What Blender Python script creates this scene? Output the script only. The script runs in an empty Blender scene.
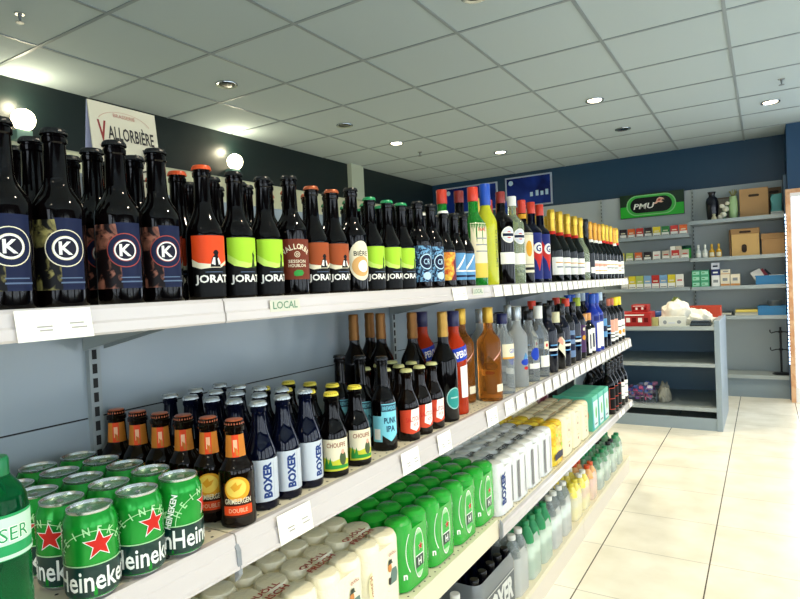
import bpy, bmesh, math, random
from mathutils import Vector, Matrix
from mathutils.geometry import tessellate_polygon
random.seed(7)
PI = math.pi
S = bpy.context.scene
COL = S.collection

# ------------------------------------------------------------------ materials
def lin(c):
    if isinstance(c, str):
        c = [int(c[i:i+2], 16)/255 for i in (0, 2, 4)]
    return [x/12.92 if x <= .04045 else ((x+.055)/1.055)**2.4 for x in c]
MATS = {}
def mat(key, col='808080', rough=.5, metal=0., trans=0., ior=1.45, emit=0., spec=.5, coat=0., ecol=None, alpha=1.):
    if key in MATS: return MATS[key]
    m = bpy.data.materials.new(key); m.use_nodes = True
    b = m.node_tree.nodes['Principled BSDF']
    c = lin(col)
    if key.endswith('_print') and spec == .5: spec = .18
    b.inputs['Base Color'].default_value = (*c, 1)
    b.inputs['Roughness'].default_value = rough
    b.inputs['Metallic'].default_value = metal
    b.inputs['Transmission Weight'].default_value = trans
    b.inputs['IOR'].default_value = ior
    b.inputs['Specular IOR Level'].default_value = spec
    b.inputs['Coat Weight'].default_value = coat
    b.inputs['Alpha'].default_value = alpha
    if emit:
        b.inputs['Emission Color'].default_value = (*lin(ecol or col), 1)
        b.inputs['Emission Strength'].default_value = emit
    MATS[key] = m
    return m
def film(key, col, t, rough=.15):
    """clear wrapping film: mostly see-through, with a sheen"""
    if key in MATS: return MATS[key]
    m = bpy.data.materials.new(key); m.use_nodes = True
    nt = m.node_tree; nt.nodes.clear()
    o = nt.nodes.new('ShaderNodeOutputMaterial'); mx = nt.nodes.new('ShaderNodeMixShader')
    tr = nt.nodes.new('ShaderNodeBsdfTransparent'); gl = nt.nodes.new('ShaderNodeBsdfPrincipled')
    gl.inputs['Base Color'].default_value = (*lin(col), 1); gl.inputs['Roughness'].default_value = rough
    mx.inputs[0].default_value = t
    nt.links.new(tr.outputs[0], mx.inputs[1]); nt.links.new(gl.outputs[0], mx.inputs[2]); nt.links.new(mx.outputs[0], o.inputs[0])
    MATS[key] = m
    return m
def noise_mat(key, c1, c2, scale=60, rough=.4, detail=4, lo=.42, hi=.58, dist=.6):
    if key in MATS: return MATS[key]
    m = mat(key, c1, rough); nt = m.node_tree; b = nt.nodes['Principled BSDF']
    tc = nt.nodes.new('ShaderNodeTexCoord'); n = nt.nodes.new('ShaderNodeTexNoise'); r = nt.nodes.new('ShaderNodeValToRGB')
    n.inputs['Scale'].default_value = scale; n.inputs['Detail'].default_value = detail; n.inputs['Distortion'].default_value = dist
    r.color_ramp.elements[0].position = lo; r.color_ramp.elements[1].position = hi
    r.color_ramp.elements[0].color = (*lin(c1), 1); r.color_ramp.elements[1].color = (*lin(c2), 1)
    nt.links.new(tc.outputs['Object'], n.inputs['Vector']); nt.links.new(n.outputs['Fac'], r.inputs['Fac']); nt.links.new(r.outputs['Color'], b.inputs['Base Color'])
    return m
def floor_mat():
    m = mat('floor_tile', 'efe9d8', .22); nt = m.node_tree; b = nt.nodes['Principled BSDF']; L = nt.links.new
    tc = nt.nodes.new('ShaderNodeTexCoord'); sp = nt.nodes.new('ShaderNodeSeparateXYZ'); L(tc.outputs['Object'], sp.inputs[0])
    def line(out, off, pitch, w):
        a = nt.nodes.new('ShaderNodeMath'); a.operation = 'SUBTRACT'; L(out, a.inputs[0]); a.inputs[1].default_value = off - pitch/2
        d = nt.nodes.new('ShaderNodeMath'); d.operation = 'FLOORED_MODULO'; L(a.outputs[0], d.inputs[0]); d.inputs[1].default_value = pitch
        s = nt.nodes.new('ShaderNodeMath'); s.operation = 'SUBTRACT'; L(d.outputs[0], s.inputs[0]); s.inputs[1].default_value = pitch/2
        ab = nt.nodes.new('ShaderNodeMath'); ab.operation = 'ABSOLUTE'; L(s.outputs[0], ab.inputs[0])
        c = nt.nodes.new('ShaderNodeMath'); c.operation = 'LESS_THAN'; L(ab.outputs[0], c.inputs[0]); c.inputs[1].default_value = w
        return c.outputs[0]
    lx = line(sp.outputs['X'], -.665, .437, .0027); ly = line(sp.outputs['Y'], 3.19, .447, .0022)
    hl = nt.nodes.new('ShaderNodeMath'); hl.operation = 'MULTIPLY'; L(ly, hl.inputs[0]); hl.inputs[1].default_value = .45
    mx = nt.nodes.new('ShaderNodeMath'); mx.operation = 'MAXIMUM'; L(lx, mx.inputs[0]); L(hl.outputs[0], mx.inputs[1])
    n = nt.nodes.new('ShaderNodeTexNoise'); n.inputs['Scale'].default_value = 5; n.inputs['Detail'].default_value = 6; L(tc.outputs['Object'], n.inputs['Vector'])
    r = nt.nodes.new('ShaderNodeValToRGB'); r.color_ramp.elements[0].color = (*lin('e4decb'), 1); r.color_ramp.elements[1].color = (*lin('f4efdf'), 1)
    r.color_ramp.elements[0].position = .35; r.color_ramp.elements[1].position = .65; L(n.outputs['Fac'], r.inputs['Fac'])
    mc = nt.nodes.new('ShaderNodeMix'); mc.data_type = 'RGBA'; L(mx.outputs[0], mc.inputs['Factor']); L(r.outputs['Color'], mc.inputs['A']); mc.inputs['B'].default_value = (*lin('5d564a'), 1)
    L(mc.outputs['Result'], b.inputs['Base Color'])
    return m

# ------------------------------------------------------------------ mesh collecting
class MB:
    def __init__(s): s.v = []; s.f = []; s.mi = []; s.sm = []; s.mats = []
    def slot(s, m):
        if m not in s.mats: s.mats.append(m)
        return s.mats.index(m)
    def add(s, vs, fs, m, smooth=False):
        b = len(s.v); i = s.slot(m)
        s.v += [tuple(v) for v in vs]
        for f in fs:
            s.f.append(tuple(b+k for k in f)); s.mi.append(i); s.sm.append(smooth)
        return s
    def box(s, x0, y0, z0, x1, y1, z1, m, bev=0.):
        if bev <= 0:
            v = [(x, y, z) for z in (z0, z1) for y in (y0, y1) for x in (x0, x1)]
            f = [(0, 2, 3, 1), (4, 5, 7, 6), (0, 1, 5, 4), (2, 6, 7, 3), (0, 4, 6, 2), (1, 3, 7, 5)]
            return s.add(v, f, m)
        bm = bmesh.new()
        bmesh.ops.create_cube(bm, size=1, matrix=Matrix.Translation(((x0+x1)/2, (y0+y1)/2, (z0+z1)/2)) @ Matrix.Diagonal((x1-x0, y1-y0, z1-z0, 1)))
        bmesh.ops.bevel(bm, geom=list(bm.edges), offset=bev, segments=2, affect='EDGES', profile=.6)
        return s.bm(bm, m)
    def bm(s, bm, m, smooth=False):
        bm.verts.index_update()
        s.add([v.co.copy() for v in bm.verts], [[v.index for v in f.verts] for f in bm.faces], m, smooth); bm.free(); return s
    def lathe(s, prof, m, n=24, c=(0, 0, 0), smooth=True, axis='Z'):
        vs, fs = [], []
        for r, z in prof:
            for k in range(n):
                a = 2*PI*k/n
                p = (r*math.cos(a), r*math.sin(a), z)
                if axis == 'Y': p = (p[0], p[2], p[1])
                if axis == 'X': p = (p[2], p[0], p[1])
                vs.append((p[0]+c[0], p[1]+c[1], p[2]+c[2]))
        fl = axis == 'Y'
        for i in range(len(prof)-1):
            for k in range(n):
                a, b = i*n+k, i*n+(k+1) % n
                q = (a, b, b+n, a+n)
                fs.append(q[::-1] if fl else q)
        for e, rev in ((0, True), (len(prof)-1, False)):
            if prof[e][0] > 1e-6:
                q = [e*n+k for k in range(n)]
                fs.append(q[::-1] if rev != fl else q)
        return s.add(vs, fs, m, smooth)
    def tube(s, pts, r, m, n=8):
        pts = [Vector(p) for p in pts]; vs, fs = [], []
        for i, p in enumerate(pts):
            d = (pts[min(i+1, len(pts)-1)]-pts[max(i-1, 0)]).normalized()
            u = d.orthogonal().normalized(); w = d.cross(u)
            if i and (u.dot(pu) < .2):
                u = (pu - d*pu.dot(d)).normalized(); w = d.cross(u)
            pu = u
            for k in range(n):
                a = 2*PI*k/n; vs.append(p+u*r*math.cos(a)+w*r*math.sin(a))
        for i in range(len(pts)-1):
            for k in range(n): fs.append((i*n+k, i*n+(k+1) % n, (i+1)*n+(k+1) % n, (i+1)*n+k))
        fs.append(tuple(range(n))[::-1]); fs.append(tuple((len(pts)-1)*n+k for k in range(n)))
        return s.add(vs, fs, m, True)
    def prism(s, poly, y0, y1, m, axis='Y', smooth=False):
        """extrude a 2-D outline; axis Y: outline in (x,z); axis Z: outline in (x,y); axis X: outline in (y,z)"""
        def P(a, b, t): return {'Y': (a, t, b), 'Z': (a, b, t), 'X': (t, a, b)}[axis]
        n = len(poly); vs = [P(a, b, y0) for a, b in poly]+[P(a, b, y1) for a, b in poly]
        fs = [(k, (k+1) % n, n+(k+1) % n, n+k) for k in range(n)]
        bm = bmesh.new(); V = [bm.verts.new(v) for v in vs]
        for f in fs:
            bm.faces.new([V[k] for k in f])
        bm.faces.new(V[:n]); bm.faces.new(V[n:])
        bmesh.ops.recalc_face_normals(bm, faces=bm.faces)
        return s.bm(bm, m, smooth)
    def build(s, name, parent=None, loc=None, edge=None):
        me = bpy.data.meshes.new(name); me.from_pydata(s.v, [], s.f)
        for m in s.mats: me.materials.append(m)
        me.polygons.foreach_set('material_index', s.mi); me.polygons.foreach_set('use_smooth', s.sm)
        me.update()
        if any(s.sm): me.set_sharp_from_angle(angle=math.radians(38))
        o = bpy.data.objects.new(name, me); COL.objects.link(o)
        if parent: o.parent = parent
        if loc: o.location = loc
        return o

def tag(o, label=None, cat=None, group=None, kind=None):
    if label: o['label'] = label
    if cat: o['category'] = cat
    if group: o['group'] = group
    if kind: o['kind'] = kind
    return o
def thing(name, label, cat, loc=(0, 0, 0), rz=0, group=None):
    o = bpy.data.objects.new(name, None); o.empty_display_size = .02; COL.objects.link(o)
    o.location = loc; o.rotation_euler = (0, 0, rz)
    return tag(o, label, cat, group)
KIDS = {}
def dup(root):
    r = root.copy(); COL.objects.link(r)
    for ch in KIDS[root.name]:
        c = ch.copy(); COL.objects.link(c); c.parent = r
        for g in KIDS.get(ch.name, []):
            d = g.copy(); COL.objects.link(d); d.parent = c
    return r
def register(root):
    allo = list(S.objects)
    KIDS[root.name] = [o for o in allo if o.parent == root]
    for ch in KIDS[root.name]:
        k = [o for o in allo if o.parent == ch]
        if k: KIDS[ch.name] = k

# ------------------------------------------------------------------ flat printing (u right, v up), then wrapped on a surface
def split(vs, fs, thr):
    vs = [tuple(v) for v in vs]; tris = []
    for f in fs:
        for k in range(1, len(f)-1): tris.append((f[0], f[k], f[k+1]))
    mid = {}; out = []; stack = tris
    while stack:
        t = stack.pop(); L = [(abs(vs[t[i]][0]-vs[t[(i+1) % 3]][0]), i) for i in range(3)]
        l, i = max(L)
        if l <= thr: out.append(t); continue
        a, b, c = t[i], t[(i+1) % 3], t[(i+2) % 3]
        k = (min(a, b), max(a, b))
        if k not in mid:
            mid[k] = len(vs); vs.append(((vs[a][0]+vs[b][0])/2, (vs[a][1]+vs[b][1])/2))
        m_ = mid[k]; stack += [(a, m_, c), (m_, b, c)]
    return vs, out
def g_rect(u0, v0, u1, v1): return [(u0, v0), (u1, v0), (u1, v1), (u0, v1)], [(0, 1, 2, 3)]
def g_poly(p):
    t = tessellate_polygon([[Vector((a, b, 0)) for a, b in p]])
    out = []
    for f in t:
        a, b, c = (p[k] for k in f)
        out.append(f if (b[0]-a[0])*(c[1]-a[1])-(b[1]-a[1])*(c[0]-a[0]) > 0 else (f[0], f[2], f[1]))
    return list(p), out
def g_ell(cx, cy, rx, ry=None, n=28):
    ry = ry or rx
    return [(cx+rx*math.cos(2*PI*k/n), cy+ry*math.sin(2*PI*k/n)) for k in range(n)], [tuple(range(n))]
def g_ring(cx, cy, r0, r1, n=32, k=1., a0=0, a1=2*PI):
    full = abs(a1-a0-2*PI) < 1e-6
    vs = [(cx+r*math.cos(a0+(a1-a0)*i/n), cy+r*k*math.sin(a0+(a1-a0)*i/n)) for r in (r0, r1) for i in range(n+1)]
    return vs, [(i, n+1+i, n+2+i, i+1) for i in range(n)]
def g_star(cx, cy, r, rot=0):
    p = [(cx+(r if k % 2 == 0 else r*.42)*math.sin(rot+PI*k/5), cy+(r if k % 2 == 0 else r*.42)*math.cos(rot+PI*k/5)) for k in range(10)]
    return g_poly(p[::-1])
TXT = {}
def raw_text(s, bold):
    k = (s, bold)
    if k in TXT: return TXT[k]
    c = bpy.data.curves.new('lettering', 'FONT'); c.body = s; c.size = 1; c.resolution_u = 2; c.offset = bold; c.align_x = 'LEFT'
    o = bpy.data.objects.new('lettering', c); COL.objects.link(o)
    dg = bpy.context.evaluated_depsgraph_get(); dg.update()
    me = o.evaluated_get(dg).to_mesh()
    vs = [(v.co.x, v.co.y) for v in me.vertices]; fs = [tuple(p.vertices) for p in me.polygons]
    o.evaluated_get(dg).to_mesh_clear(); bpy.data.objects.remove(o); bpy.data.curves.remove(c)
    TXT[k] = (vs, fs); return TXT[k]
def g_text(s, h, cx=0, cy=0, w=None, rot=0, bold=.012):
    """one line of lettering, h tall, w wide, centred at (cx,cy)"""
    vs, fs = raw_text(s, .05 if s == 'BOXER' else min(bold, .028))
    x0 = min(v[0] for v in vs); x1 = max(v[0] for v in vs); y0 = min(v[1] for v in vs); y1 = max(v[1] for v in vs)
    sy = h/(y1-y0); sx = (w/(x1-x0)) if w else sy
    cr, sr = math.cos(rot), math.sin(rot); out = []
    for a, b in vs:
        p, q = (a-(x0+x1)/2)*sx, (b-(y0+y1)/2)*sy
        out.append((cx+p*cr-q*sr, cy+p*sr+q*cr))
    return out, fs
def g_arc(s, h, cx, cy, r, span, mid=PI/2, bold=.02, squash=.8):
    vs, fs = [], []
    n = len(s)
    for i, ch in enumerate(s):
        if ch == ' ': continue
        a = mid+span/2-span*(i+.5)/n
        g = g_text(ch, h, 0, 0, None, 0, bold)
        b = len(vs)
        for p, q in g[0]:
            p *= squash; q += r
            t = a-PI/2
            vs.append((cx+p*math.cos(t)-q*math.sin(t), cy+p*math.sin(t)+q*math.cos(t)))
        fs += [tuple(b+k for k in f) for f in g[1]]
    return vs, fs
def g_move(g, du, dv, sc=1., rot=0):
    c, s_ = math.cos(rot), math.sin(rot)
    return [(du+sc*(a*c-b*s_), dv+sc*(a*s_+b*c)) for a, b in g[0]], g[1]
def wrap(mb, layers, rf, z0=0., a0=0., thr=.0036, step=.0001, R=None):
    """lay flat layers [(geom, mat)] around a turned body whose radius at height z is rf(z)"""
    for i, (g, m) in enumerate(layers):
        vs, fs = split(*g, thr)
        out = []
        for u, v in vs:
            z = z0+v; r = rf(z); a = a0+u/(R or r); r += .0002+step*(i+1)
            out.append((r*math.cos(a), r*math.sin(a), z))
        mb.add(out, fs, m, True)
def lay(mb, layers, fn, step=.0003):
    """lay flat layers on a plane: fn(u,v,d) gives the 3-D point d in front of it"""
    for i, (g, m) in enumerate(layers):
        mb.add([fn(u, v, step*(i+1)) for u, v in g[0]], g[1], m)
def onfacex(x, y0, z0): return lambda u, v, d: (x+d, y0+u, z0+v)          # faces +X (right = +Y)
def onfacey(y, x0, z0): return lambda u, v, d: (x0+u, y-d, z0+v)          # faces -Y (right = +X)

# ------------------------------------------------------------------ colours in use
WHITE = mat('white_print', 'f2f0e6', .5); BLACK = mat('black_print', '050506', .45); CREAM = mat('cream_print', 'e8dfc0', .5)
NAVY = mat('navy_print', '0e1838', .4); RED = mat('red_print', 'c8281e', .45); ORANGE = mat('orange_print', 'e2491b', .45)
LIME = mat('lime_print', 'a5d532', .45); GREEN = mat('green_print', '2f8f3a', .4); DGREEN = mat('dark_green_print', '06332a', .4)
YELLOW = mat('yellow_print', 'f0d028', .45); GOLDP = mat('gold_print', 'e0a028', .4); TEAL = mat('teal_print', '2c8f88', .45)
BROWN = mat('brown_print', '6f2f1c', .5); RUST = mat('rust_print', '9c4a22', .5); CYAN = mat('cyan_print', '7fd0e0', .45)
SILVERP = mat('silver_print', 'c4ccd4', .4, .25); SKY = mat('sky_print', '5d95c2', .45); GREY = mat('grey_print', '8b8f92', .5)
PEACH = mat('peach_print', 'e8a890', .5); BLUE = mat('blue_print', '1c3fb0', .4); PURPLE = mat('purple_print', '4a2c58', .45)
DARKGLASS = mat('dark_beer_glass', '050303', .06, spec=.28); BROWNGLASS = mat('brown_beer_glass', '0e0602', .06, spec=.3)
GREENGLASS = mat('dark_green_glass', '030805', .06, spec=.3); NAVYGLASS = mat('navy_glass', '04071a', .06, spec=.35)
CLEAR = mat('clear_glass', 'f2fafc', .02, trans=.84, ior=1.2); FROST = mat('frosted_glass', 'f4fafa', .3, trans=.75, ior=1.2)
AMBERG = mat('amber_spirit', 'f0913a', .03, trans=.86, ior=1.22); REDG = mat('red_aperitif', 'f04a22', .03, trans=.62, ior=1.22)
LGREENG = mat('bright_green_glass', '2aa036', .04, trans=.55, ior=1.4); YELLOWG = mat('yellow_liqueur', 'd8dc30', .05, trans=.3, ior=1.36)
PALEG = mat('pale_green_glass', 'cfe0b4', .04, trans=.7, ior=1.36); PETG = mat('green_plastic', '0f8448', .05, trans=.8, ior=1.2); PETG2 = mat('mid_green_plastic', '52c07e', .1, trans=.5, ior=1.2)
PETC = mat('clear_plastic', 'e4f0ee', .08, trans=.75, ior=1.25); PETLG = mat('light_green_plastic', '9fd8ae', .08, trans=.6, ior=1.25)
GOLDF = mat('gold_foil', 'd8b040', .3, .75); BRONZE = mat('bronze_foil', '7d5426', .4, .6); ORGOLD = mat('orange_gold_foil', 'd89a3c', .32, .7)
CAPBLACK = mat('black_cap', '08080a', .25); CAPORANGE = mat('orange_cap', 'd8501c', .3); CAPGREEN = mat('green_cap', '1f8a52', .3)
CAPSILVER = mat('silver_cap', 'a9b0b0', .25, .7); CAPYELLOW = mat('yellow_cap', 'dccb3c', .32); CAPRED = mat('red_cap', 'd03a20', .35)
CAPBLUE = mat('blue_cap', '1d4fb4', .35); CAPWHITE = mat('white_cap', 'e8e8e0', .35); CAPCOPPER = mat('copper_cap', 'b05a34', .3, .4); CAPPALE = mat('pale_cap', 'b4b478', .35)
CAPNAVY = mat('navy_cap', '14184a', .3); CAPGOLD = mat('gold_cap', 'c8a03c', .3, .6)
ALU = mat('aluminium', 'c4c8c8', .25, .9); CANGREEN = mat('green_can', '17922f', .22, .35)
RAIL = mat('rail_plastic', 'c8c2bf', .2); SHELFM = mat('cream_shelf_metal', 'dcd4ba', .4); PANEL = mat('back_panel_metal', '98a4aa', .2)
HOLE = mat('dark_hole', '1c1c1c', .8); UPR = mat('upright_metal', '8f9898', .4); SHELFG = mat('grey_shelf_metal', '9aa4a4', .35)

# ------------------------------------------------------------------ bottles
def smooth_profile(R, H, body, sh, nr, foot=.004, lip=True, top=None):
    top = top or nr*.92
    p = [(R*.86, 0), (R*.97, foot*.4), (R, foot+.002), (R, body)]
    for k in range(1, 8):
        t = k/8; p.append((R+(nr-R)*(1-math.cos(t*PI))/2, body+(sh-body)*t))
    p.append((nr, sh))
    if lip: p += [(top, H-.026), (top, H-.020), (top*1.14, H-.018), (top*1.14, H-.012), (top, H-.010), (top, H-.002)]
    else: p += [(top, H-.004)]
    return p
def rf_of(p):
    def rf(z):
        for (r0, z0), (r1, z1) in zip(p, p[1:]):
            if z0 <= z <= z1 and z1 > z0: return r0+(r1-r0)*(z-z0)/(z1-z0)
        return p[0][0] if z < 0 else p[-1][0]
    return rf
def crown(H, m, r=.0145):
    mb = MB(); n = 42; vs = []; fs = []
    rows = [(r*1.05, H-.0075, .0007), (r*1.0, H-.003, .0004), (r*.9, H-.0004, 0), (r*.6, H+.0003, 0)]
    for rr, z, w in rows:
        for k in range(n):
            a = 2*PI*k/n; q = rr+(w if k % 2 else -w); vs.append((q*math.cos(a), q*math.sin(a), z))
    for i in range(len(rows)-1):
        for k in range(n): fs.append((i*n+k, i*n+(k+1) % n, (i+1)*n+(k+1) % n, (i+1)*n+k))
    fs.append(tuple((len(rows)-1)*n+k for k in range(n)))
    return mb.add(vs, fs, m, True)
def bottle(name, spec):
    """spec: R,H,body,sh,nr,glass,close=(type,mat,...),labels=[(part name, z0, angle, layers)]"""
    root = thing(name, None, spec.get('cat', 'bottle'))
    R, H = spec['R'], spec['H']
    prof = spec.get('prof') or smooth_profile(R, H, spec['body'], spec['sh'], spec['nr'], lip=spec.get('lip', True))
    n = spec.get('n', 26)
    MB().lathe(prof, spec['glass'], n).build('glass_body' if spec.get('mat', 'g') == 'g' else 'plastic_body', root)
    rf = rf_of(prof)
    t, m = spec['close'][0], spec['close'][1]
    if t == 'crown': crown(H, m, spec.get('capr', .0145)).build('crown_cap', root)
    elif t == 'screw':
        l, r = spec['close'][2], spec['close'][3]
        MB().lathe([(r*.98, H-l), (r, H-l+.001), (r, H-.002), (r*.93, H), (r*.5, H+.0004)], m, n).build('screw_cap', root)
    elif t == 'foil':
        l = spec['close'][2]; z0 = H-l
        pts = []
        for k in range(9):
            z = z0+(H-.004-z0)*k/8; pts.append((rf(z)+.0008+.0006*math.sin(k*1.9), z))
        if spec['close'][3:] and spec['close'][3] == 'muselet':
            pts = [(r, z) for r, z in pts if z < H-.05]+[(.0145, H-.045), (.0175, H-.036), (.0165, H-.03), (.0178, H-.02), (.0172, H-.008), (.0145, H)]
        else: pts += [(rf(H-.006)*.98, H)]
        MB().lathe(pts, m, n).build('foil_capsule', root)
        if len(spec['close']) > 4:
            mb = MB(); wrap(mb, [(g_rect(-.05, 0, .05, .014), spec['close'][4])], lambda z: rf(z)+.0014, z0-.002); mb.build('neck_band', root)
    for nm, z0, ang, layers in spec['labels']:
        mb = MB(); wrap(mb, layers, rf, z0, ang, R=spec['R'] if nm != 'neck_label' else None); mb.build(nm, root)
    register(root)
    return root

def lab_k(paint):
    ring = CREAM if paint.name.startswith('olive') else mat('brick_print', 'a0443a', .5)
    c = (.011, .052)
    return [(g_rect(-.034, 0, .034, .088), paint), (g_poly([(.006, 0), (.034, 0), (.034, .09), (.0, .09), (.004, .06)]), NAVY),
            (g_ell(*c, .0235), ring), (g_ell(*c, .0222), NAVY), (g_ring(*c, .0142, .0152), ring), (g_ell(*c, .0142), WHITE), (g_ell(*c, .0122), mat('ink_print', '1a1a2a', .5)),
            (g_text('K', .0165, *c, bold=.04), WHITE),
            (g_rect(.004, .008, .034, .010), mat('slate_print', '5a6c86', .5)), (g_rect(.004, .014, .03, .0155), mat('slate_print'))]
OLIVE = noise_mat('olive_painted_print', '0b0b0c', '958c52', 55, lo=.47, hi=.62); RUSSET = noise_mat('russet_painted_print', '120b0c', '9c6450', 55, lo=.47, hi=.62)
LONG = dict(R=.0305, H=.217, body=.103, sh=.158, nr=.0138)
KB = dict(R=.0315, H=.229, body=.122, sh=.165, nr=.0145, capr=.0152)
def jorat(colr, fig):
    hill = g_poly([(-.030, .046), (-.014, .041), (.006, .042), (.030, .05), (.030, .058), (.012, .052), (-.006, .051), (-.02, .054), (-.030, .058)])
    if fig:
        f = [(g_poly([(-.002, .047), (.016, .047), (.013, .057), (.011, .066), (.013, .07), (.010, .074), (.006, .074), (.003, .07), (.005, .066), (.001, .061)]), BLACK),
             (g_poly([(.0, .052), (.006, .05), (.006, .062), (.003, .062)]), WHITE), (g_poly([(.012, .05), (.016, .053), (.012, .062), (.010, .06)]), WHITE)]
        bot = [(g_poly([(-.031, .049), (-.016, .044), (.0, .046), (.016, .046), (.031, .053), (.031, .058), (.016, .051), (-.006, .052), (-.02, .054), (-.031, .06)]), CREAM)]
    else:
        f = [(g_poly([(.010, .046), (.02, .046), (.018, .06), (.02, .068), (.017, .07), (.018, .078), (.0155, .072), (.013, .07), (.014, .062)]), mat('olive_shade_print', '33461a', .5))]
        bot = [(g_poly([(-.031, .058), (-.02, .05), (.0, .046), (.031, .052), (.031, .058), (.006, .054), (-.012, .058), (-.031, .07)]), mat('pale_lime_print', 'c6e86a', .5))]
    return [(g_rect(-.031, .0, .031, .098), BLACK), (g_poly([(-.031, .06), (-.016, .05), (.002, .046), (.031, .05), (.031, .097), (-.031, .097)]), colr)]+bot+f+[
        (g_rect(-.010, .0385, .02, .0395), mat('slate_print')), (g_text('JORAT', .0165, .002, .0265, .056, bold=.035), WHITE)]
SP = {}
SP['K_olive'] = ('beer_bottle', 'beer bottle with olive painted K badge label', dict(KB, glass=DARKGLASS, close=('crown', CAPBLACK), labels=[('label', .022, -.62, lab_k(OLIVE))]))
SP['K_red'] = ('beer_bottle', 'beer bottle with russet painted K badge label', dict(KB, glass=DARKGLASS, close=('crown', CAPBLACK), labels=[('label', .022, -.62, lab_k(RUSSET))]))
SP['J_orange'] = ('beer_bottle', 'beer bottle with bright orange figure label', dict(LONG, glass=DARKGLASS, close=('crown', CAPORANGE), labels=[('label', .005, -.36, jorat(ORANGE, 1))]))
SP['J_lime'] = ('beer_bottle', 'black capped beer bottle with lime label', dict(LONG, glass=DARKGLASS, close=('crown', CAPBLACK), labels=[('label', .005, -.36, jorat(LIME, 0))]))
SP['J_lime2'] = ('beer_bottle', 'green capped beer bottle with lime label', dict(LONG, glass=DARKGLASS, close=('crown', CAPGREEN), labels=[('label', .005, -.36, jorat(LIME, 0))]))
SP['J_rust'] = ('beer_bottle', 'copper capped beer bottle with rust label', dict(LONG, glass=DARKGLASS, close=('crown', CAPCOPPER), labels=[('label', .005, -.36, jorat(RUST, 1))]))
SP['brown'] = ('beer_bottle', 'beer bottle with red brown arched lettering', dict(KB, glass=DARKGLASS, close=('crown', CAPBLACK), labels=[('label', .03, -.5, [
    (g_rect(-.035, 0, .035, .076), BROWN), (g_arc('VALLORBE', .0105, 0, .026, .036, 1.75), CREAM), (g_ring(0, .047, .0045, .0055), CREAM), (g_ring(0, .047, .0015, .0025), CREAM),
    (g_text('SESSION', .006, 0, .034, .034), CREAM), (g_text('HOUBLON', .006, 0, .026, .034), CREAM), (g_poly([(-.008, .008), (-.004, .006), (.008, .007), (.012, .012), (.009, .017), (-.002, .018), (-.008, .014)]), GREEN)])]))
SP['cream_round'] = ('beer_bottle', 'beer bottle with rounded cream label', dict(KB, glass=DARKGLASS, close=('crown', CAPBLACK), labels=[('label', .03, -.35, [
    (g_ell(0, .038, .03, .043), CREAM), (g_ell(0, .026, .023, .022), mat('wheat_print', 'd9a868', .5)), (g_text('BIÈRE', .013, 0, .055, .036), BLACK), (g_ell(.004, .026, .013, .013), WHITE)])]))
SWIRL = noise_mat('blue_swirl_print', '12233f', '6fa3c8', 70, lo=.48, hi=.55, dist=2)
SP['swirl'] = ('beer_bottle', 'beer bottle with blue swirling label', dict(KB, glass=DARKGLASS, close=('crown', CAPBLACK), labels=[('label', .018, -.35, [
    (g_rect(-.034, 0, .034, .093), SWIRL), (g_ell(0, .052, .022), NAVY), (g_ring(0, .052, .0175, .0205), mat('pale_blue_print', 'b6d2e4', .5)), (g_text('CR', .015, 0, .052, .02), mat('pale_blue_print')), (g_ell(0, .015, .013, .01), mat('pale_blue_print'))])]))
MULTI = noise_mat('autumn_print', 'c8481e', 'ecc848', 80, lo=.35, hi=.65)
SP['autumn'] = ('beer_bottle', 'pale capped beer with yellow orange label', dict(LONG, glass=DARKGLASS, close=('crown', CAPWHITE), labels=[('label', .02, -.5, [
    (g_rect(-.031, 0, .031, .078), MULTI), (g_poly([(-.004, 0), (.01, .02), (.006, .05), (.02, .07), (.031, .05), (.031, 0)]), mat('plum_print', '6a2430', .5))])]))
SP['sky'] = ('beer_bottle', 'beer bottle with light blue diagonal label', dict(LONG, glass=DARKGLASS, close=('crown', CAPBLACK), labels=[('label', .02, -.5, [
    (g_rect(-.031, 0, .031, .078), SKY), (g_poly([(-.02, .03), (.014, .074), (.02, .074), (-.012, .03)]), WHITE), (g_rect(-.03, .024, .03, .028), WHITE), (g_rect(-.02, .008, .02, .014), NAVY)])]))
SPIRIT = dict(R=.038, H=.31, body=.185, sh=.235, nr=.0155, lip=False)
SP['pastis'] = ('liqueur_bottle', 'red capped green bottle with cream label', dict(SPIRIT, glass=LGREENG, close=('screw', CAPRED, .045, .017), labels=[('label', .025, -.5, [
    (g_rect(-.042, 0, .042, .17), mat('parchment_print', 'e6dcb8', .5)), (g_rect(-.042, 0, .042, .045), mat('straw_print', 'd8c050', .5)), (g_text('1642', .012, 0, .15, .03), RED), (g_rect(-.02, .12, .02, .124), GREY), (g_rect(-.024, .1, .024, .104), GREY), (g_rect(-.024, .08, .024, .084), GREY)])]))
SP['limon'] = ('liqueur_bottle', 'yellow liqueur bottle with blue cap', dict(SPIRIT, R=.036, H=.332, body=.2, sh=.262, nr=.016, glass=YELLOWG, close=('screw', CAPBLUE, .07, .018), labels=[('label', .04, -.45, [
    (g_text('LIMONCELLO', .014, .01, .08, .12, PI/2), mat('olive_ink_print', '4a5a1a', .5))])]))
SP['vermouth'] = ('vermouth_bottle', 'dark vermouth bottle with round white emblem', dict(SPIRIT, R=.041, H=.322, body=.215, sh=.255, glass=DARKGLASS, close=('screw', mat('maroon_cap', '8c2a22', .35), .04, .0165), labels=[('label', .03, -.45, [
    (g_ell(0, .14, .028), WHITE), (g_ell(0, .14, .0245), mat('pale_grey_print', 'd0d4dc', .5)), (g_ell(0, .14, .012), RED), (g_rect(-.028, .132, .028, .148), WHITE), (g_rect(-.024, .135, .024, .145), NAVY), (g_rect(-.034, .04, .034, .08), WHITE)])]))
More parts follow.
